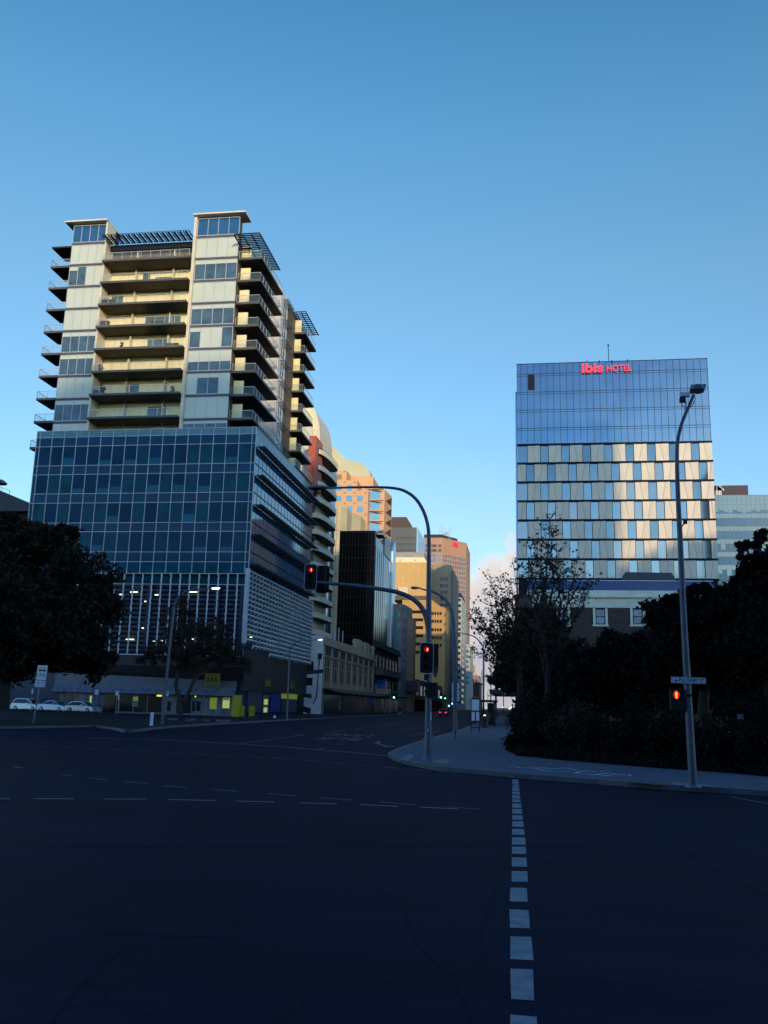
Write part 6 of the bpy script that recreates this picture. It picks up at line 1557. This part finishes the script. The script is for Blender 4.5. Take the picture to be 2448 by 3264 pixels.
# big dark tree at the left
Yt = 72.0
lobe_tree('shade_tree', 'big dark shade tree filling the left edge in front of the glass podium', 'tree', (at(-70,2300,Yt).x, Yt, .14), at(-30,2050,Yt),
  [L(30,1780,Yt,150,110), L(150,1740,Yt,120,70), L(200,1690,Yt,60,34), L(255,1830,Yt-1,110,90), L(90,1900,Yt-2,170,130), L(285,1960,Yt,95,110), L(200,2010,Yt-2,150,110), L(60,2060,Yt-2,170,110), L(310,2060,Yt,70,80), L(250,2120,Yt,110,60), L(-90,1800,Yt,140,150), L(-60,2050,Yt,160,140), L(110,1700,Yt+1,70,45), L(20,1665,Yt,80,40), L(0,2130,Yt,120,40), L(330,1900,Yt,40,60)],
  44000, .30, M['foliage'], 21, .55, sub=22, shell=.40)
# round park tree before the car park louvres
Yt = 108.0
lobe_tree('street_tree', 'dark bare-looking street tree with a forked trunk in front of the shop windows', 'tree', (at(574,2292,Yt).x, Yt, .14), at(572,2225,Yt),
  [L(560,1990,Yt,60,80), L(620,2020,Yt,70,70), L(520,2060,Yt,70,50), L(690,2045,Yt,60,60), L(640,2090,Yt,110,40), L(740,2090,Yt,70,45), L(480,2095,Yt,50,30), L(790,2115,Yt,50,28), L(590,1925,Yt,38,40), L(560,2110,Yt,90,30), L(700,1990,Yt,40,40)],
  15000, .17, M['foliage_brown'], 33, .42, sub=18, shell=.3, limb=False)
t = [o for o in COL.objects if o.name == 'street_tree'][0]
q = random.Random(8); mb = MB(); A = lambda x, y, d=0: at(x, y, Yt+d)
mb.tube([A(574,2235), A(566,2205), A(560,2185), A(566,2150), A(566,2100)], [.34,.30,.27,.25,.18], 10); mb.tube([A(585,2235), A(600,2212), A(612,2180), A(632,2155), A(660,2140)], [.28,.24,.20,.18,.10], 10)
for a, b in (((566,2100),(560,1990)),((566,2110),(520,2050)),((566,2100),(620,2010)),((632,2155),(690,2060)),((650,2142),(760,2090)),((612,2180),(640,2080)),((560,2000),(590,1925)),((690,2060),(705,1990)),((520,2060),(480,2095))):
    twig(mb, A(*a), A(*b), .12, .03, q, 5, .1)
mb.build('branch', M['bark'], t)
# autumn plane tree in front of the hotel: fan of upright twigs with big scattered leaves
Yt = 52.0
def plane_leaf(mb, c, s, q):
    u = Vector((q.uniform(-1,1), q.uniform(-.6,.6), q.uniform(-1,1))).normalized(); v = u.orthogonal().normalized(); a = q.uniform(0,6.28); w = u.cross(v); v = v*cos(a)+w*sin(a)
    P = []
    for i in range(10):
        an = 2*pi*i/10; r = s*(1.0 if i % 2 == 0 else .52)*q.uniform(.8,1.15); P.append(c+u*cos(an)*r+v*sin(an)*r)
    mb.add(P, [tuple(range(10))])
def twig_tree(lab, base, fork, tips, nl, seed, rr0, per, spread):
    q = random.Random(seed); t = thing('plane_tree', lab, 'tree', base, 'autumn plane trees'); tr, cr = MB(), MB()
    twig(tr, Vector(base), fork, rr0, rr0*.7, q, 4, .03)
    for tip in tips:
        a = fork-Z_*q.uniform(0,.5); P = twig(tr, a, tip, rr0*.42, .012, q, 8, .05)
        for p in P[2:]:
            for _ in range(per):
                d = Vector((q.uniform(-1,1)*spread, q.uniform(-1,1)*spread, q.uniform(.1,1.1)*spread)); e = p+d; twig(tr, p, e, .018, .006, q, 2, .08)
                for _ in range(nl):
                    f = p.lerp(e, q.uniform(.35,1.05)); plane_leaf(cr, f+Vector((q.gauss(0,.12), q.gauss(0,.12), q.gauss(0,.12))), q.uniform(.05,.115), q)
    tr.build('trunk', M['bark'], t); cr.build('crown', M['leaf_autumn'], t)
B = lambda x, y, d=0: at(x, y, Yt+d)
q = random.Random(77)
tips = [B(1752,1655), B(1735,1690), B(1760,1700,1), B(1712,1735,.5), B(1690,1750), B(1700,1800,-1), B(1675,1815,1), B(1725,1760,1), B(1780,1760,-1), B(1790,1800,1), B(1800,1830,.5), B(1838,1795), B(1850,1850,-1), B(1860,1890,1), B(1880,1870), B(1765,1820), B(1745,1800,2), B(1720,1830,-2)]
twig_tree('tall autumn plane tree with sparse leaves before the left half of the hotel', (B(1745,2300).x, Yt, 0), B(1745,2140), tips, 3, 5, .22, 6, .62)
Yt = 56.0
tips = [B(1566,1860), B(1560,1900), B(1515,1955), B(1520,1985), B(1600,1880), B(1630,1860), B(1640,1820), B(1610,1930), B(1545,1990), B(1580,1960), B(1530,2020), B(1570,2030), B(1620,1990), B(1545,2060), B(1600,2070), B(1640,1940), B(1528,2085), B(1570,2110), B(1610,2040), B(1650,2020), B(1640,2080)]
twig_tree('spreading autumn plane tree silhouetted against the clouds at the end of the street', (B(1660,2300).x, Yt, 0), B(1655,2150), tips, 5, 6, .22, 5, .80)
Yt = 60.0
lobe_tree('park_tree', 'dark dense lower tree behind the plane trees, left of the brick building windows', 'tree', (B(1690,2300).x, Yt, 0), B(1690,2180),
  [L(1640,2080,Yt,55,70), L(1680,2000,Yt,45,60), L(1720,2060,Yt,70,70), L(1640,2170,Yt,60,60), L(1720,2160,Yt,80,60), L(1800,2130,Yt,70,60), L(1590,2150,Yt,40,45), L(1690,1940,Yt,30,40), L(1760,2000,Yt,40,50), L(1830,2080,Yt,50,45)], 16000, .17, M['foliage_brown'], 44, .25, sub=16, shell=.3)
# dark tree masses on the right
Yt = 50.0
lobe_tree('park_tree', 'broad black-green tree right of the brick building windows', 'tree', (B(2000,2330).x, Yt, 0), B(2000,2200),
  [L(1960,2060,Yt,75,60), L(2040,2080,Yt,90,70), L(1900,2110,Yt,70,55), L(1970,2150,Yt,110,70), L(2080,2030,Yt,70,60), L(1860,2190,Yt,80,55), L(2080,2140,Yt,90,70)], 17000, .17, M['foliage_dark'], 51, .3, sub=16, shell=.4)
Yt = 44.0
lobe_tree('park_tree', 'tall dark tree behind the leaning lamp pole', 'tree', (B(2240,2350).x, Yt, 0), B(2240,2150),
  [L(2130,1905,Yt,40,36), L(2180,1920,Yt,60,50), L(2110,1960,Yt,50,50), L(2250,1920,Yt,80,50), L(2330,1900,Yt,80,50), L(2200,2000,Yt,110,80), L(2320,2000,Yt,110,90), L(2150,2080,Yt,80,80), L(2260,2110,Yt,110,80), L(2360,1860,Yt,50,34), L(2240,1880,Yt,50,25)], 24000, .17, M['foliage_dark'], 52, .35, sub=18, shell=.4)
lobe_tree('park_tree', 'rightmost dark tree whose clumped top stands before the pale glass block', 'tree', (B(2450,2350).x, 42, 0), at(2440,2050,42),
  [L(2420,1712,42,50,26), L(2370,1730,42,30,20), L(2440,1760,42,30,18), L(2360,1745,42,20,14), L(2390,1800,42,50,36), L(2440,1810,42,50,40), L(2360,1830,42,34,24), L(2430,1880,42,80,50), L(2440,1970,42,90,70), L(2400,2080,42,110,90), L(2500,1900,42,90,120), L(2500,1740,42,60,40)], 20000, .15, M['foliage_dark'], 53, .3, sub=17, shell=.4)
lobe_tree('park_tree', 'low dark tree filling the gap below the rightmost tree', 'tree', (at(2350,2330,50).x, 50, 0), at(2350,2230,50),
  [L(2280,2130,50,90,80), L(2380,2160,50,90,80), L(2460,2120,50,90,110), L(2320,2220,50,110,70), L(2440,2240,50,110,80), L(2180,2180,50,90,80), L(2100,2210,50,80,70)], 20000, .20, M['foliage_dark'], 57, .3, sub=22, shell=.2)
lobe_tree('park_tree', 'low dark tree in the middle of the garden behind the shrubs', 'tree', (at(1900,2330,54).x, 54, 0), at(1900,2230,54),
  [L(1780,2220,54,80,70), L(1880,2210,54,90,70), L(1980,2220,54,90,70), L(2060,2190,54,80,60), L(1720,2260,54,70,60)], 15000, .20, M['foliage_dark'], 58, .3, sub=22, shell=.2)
# shrub bed along the footpath
bed = [gr(*p) for p in ((1620,2404),(1650,2420),(1760,2432),(1900,2445),(2100,2462),(2300,2476),(2448,2490),(2700,2512))]
pts = [(p.x, p.y) for p in bed]
tag(MB().prism(pts+[(40,40),(40,95),(-.4,95),(-.6,50)], .10, .17).build('garden_bed', M['soil']), kind='structure')
def shrub(px, py, top, w, Y, seed, lab, m='foliage_dark', n=2600):
    c = at(px, py, Y); z = at(px, top, Y).z; r = w*Y/2880
    lobe_tree('shrub', lab, 'shrub', (c.x, Y, .16), (c.x, Y, z*.35), [((c.x,Y,z*.48), r, r*.8, z*.5), ((c.x-r*.5,Y-.3,z*.38), r*.6, r*.6, z*.40), ((c.x+r*.55,Y+.2,z*.42), r*.6, r*.6, z*.42)], n, .10, M[m], seed, .06, 'dark shrubs in the garden bed', sub=22, shell=.35, limb=False)
SH = [(1670,2400,2290,55,45.5,'low dark shrub at the footpath corner of the garden bed'), (1740,2410,2265,75,44,'rounded shrub second from the footpath corner'), (1830,2420,2240,85,43,'tall shrub below the tall plane tree'),
      (1930,2430,2260,85,40.5,'shrub midway along the bed, behind the chalk drawing'), (2030,2440,2275,85,38.5,'shrub left of the red pedestrian signal'), (2130,2450,2265,80,37,'shrub just left of the leaning lamp pole'),
      (2230,2460,2290,80,36,'shrub directly behind the foot of the leaning lamp pole'), (2330,2468,2300,85,35,'shrub beneath the small pale box'), (2430,2480,2290,85,34,'last shrub at the right edge of the picture'),
      (1690,2330,2200,60,52,'taller back-row shrub near the canopied shop'), (1790,2330,2190,80,49.5,'back-row shrub below the spreading dark tree'), (2080,2330,2180,100,46,'back-row shrub behind the red signal'), (2400,2340,2180,110,41,'back-row shrub at the right edge')]
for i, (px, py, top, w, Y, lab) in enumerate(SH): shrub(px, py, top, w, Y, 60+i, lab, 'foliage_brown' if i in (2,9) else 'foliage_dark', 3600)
# low ground cover spilling at the edge of the bed
q = random.Random(90); mb = MB()
for i in range(9000):
    t = q.random()*(len(bed)-1); k = int(t); p = bed[k].lerp(bed[min(k+1,len(bed)-1)], t-k); d = q.random()**1.5*3.2
    leaf(mb, Vector((p.x+d*.45, p.y+d, .16+q.random()*.30*min(1, .3+d))), .09, q)
o = mb.build('ground_cover', M['foliage_dark']); tag(o, kind='stuff')
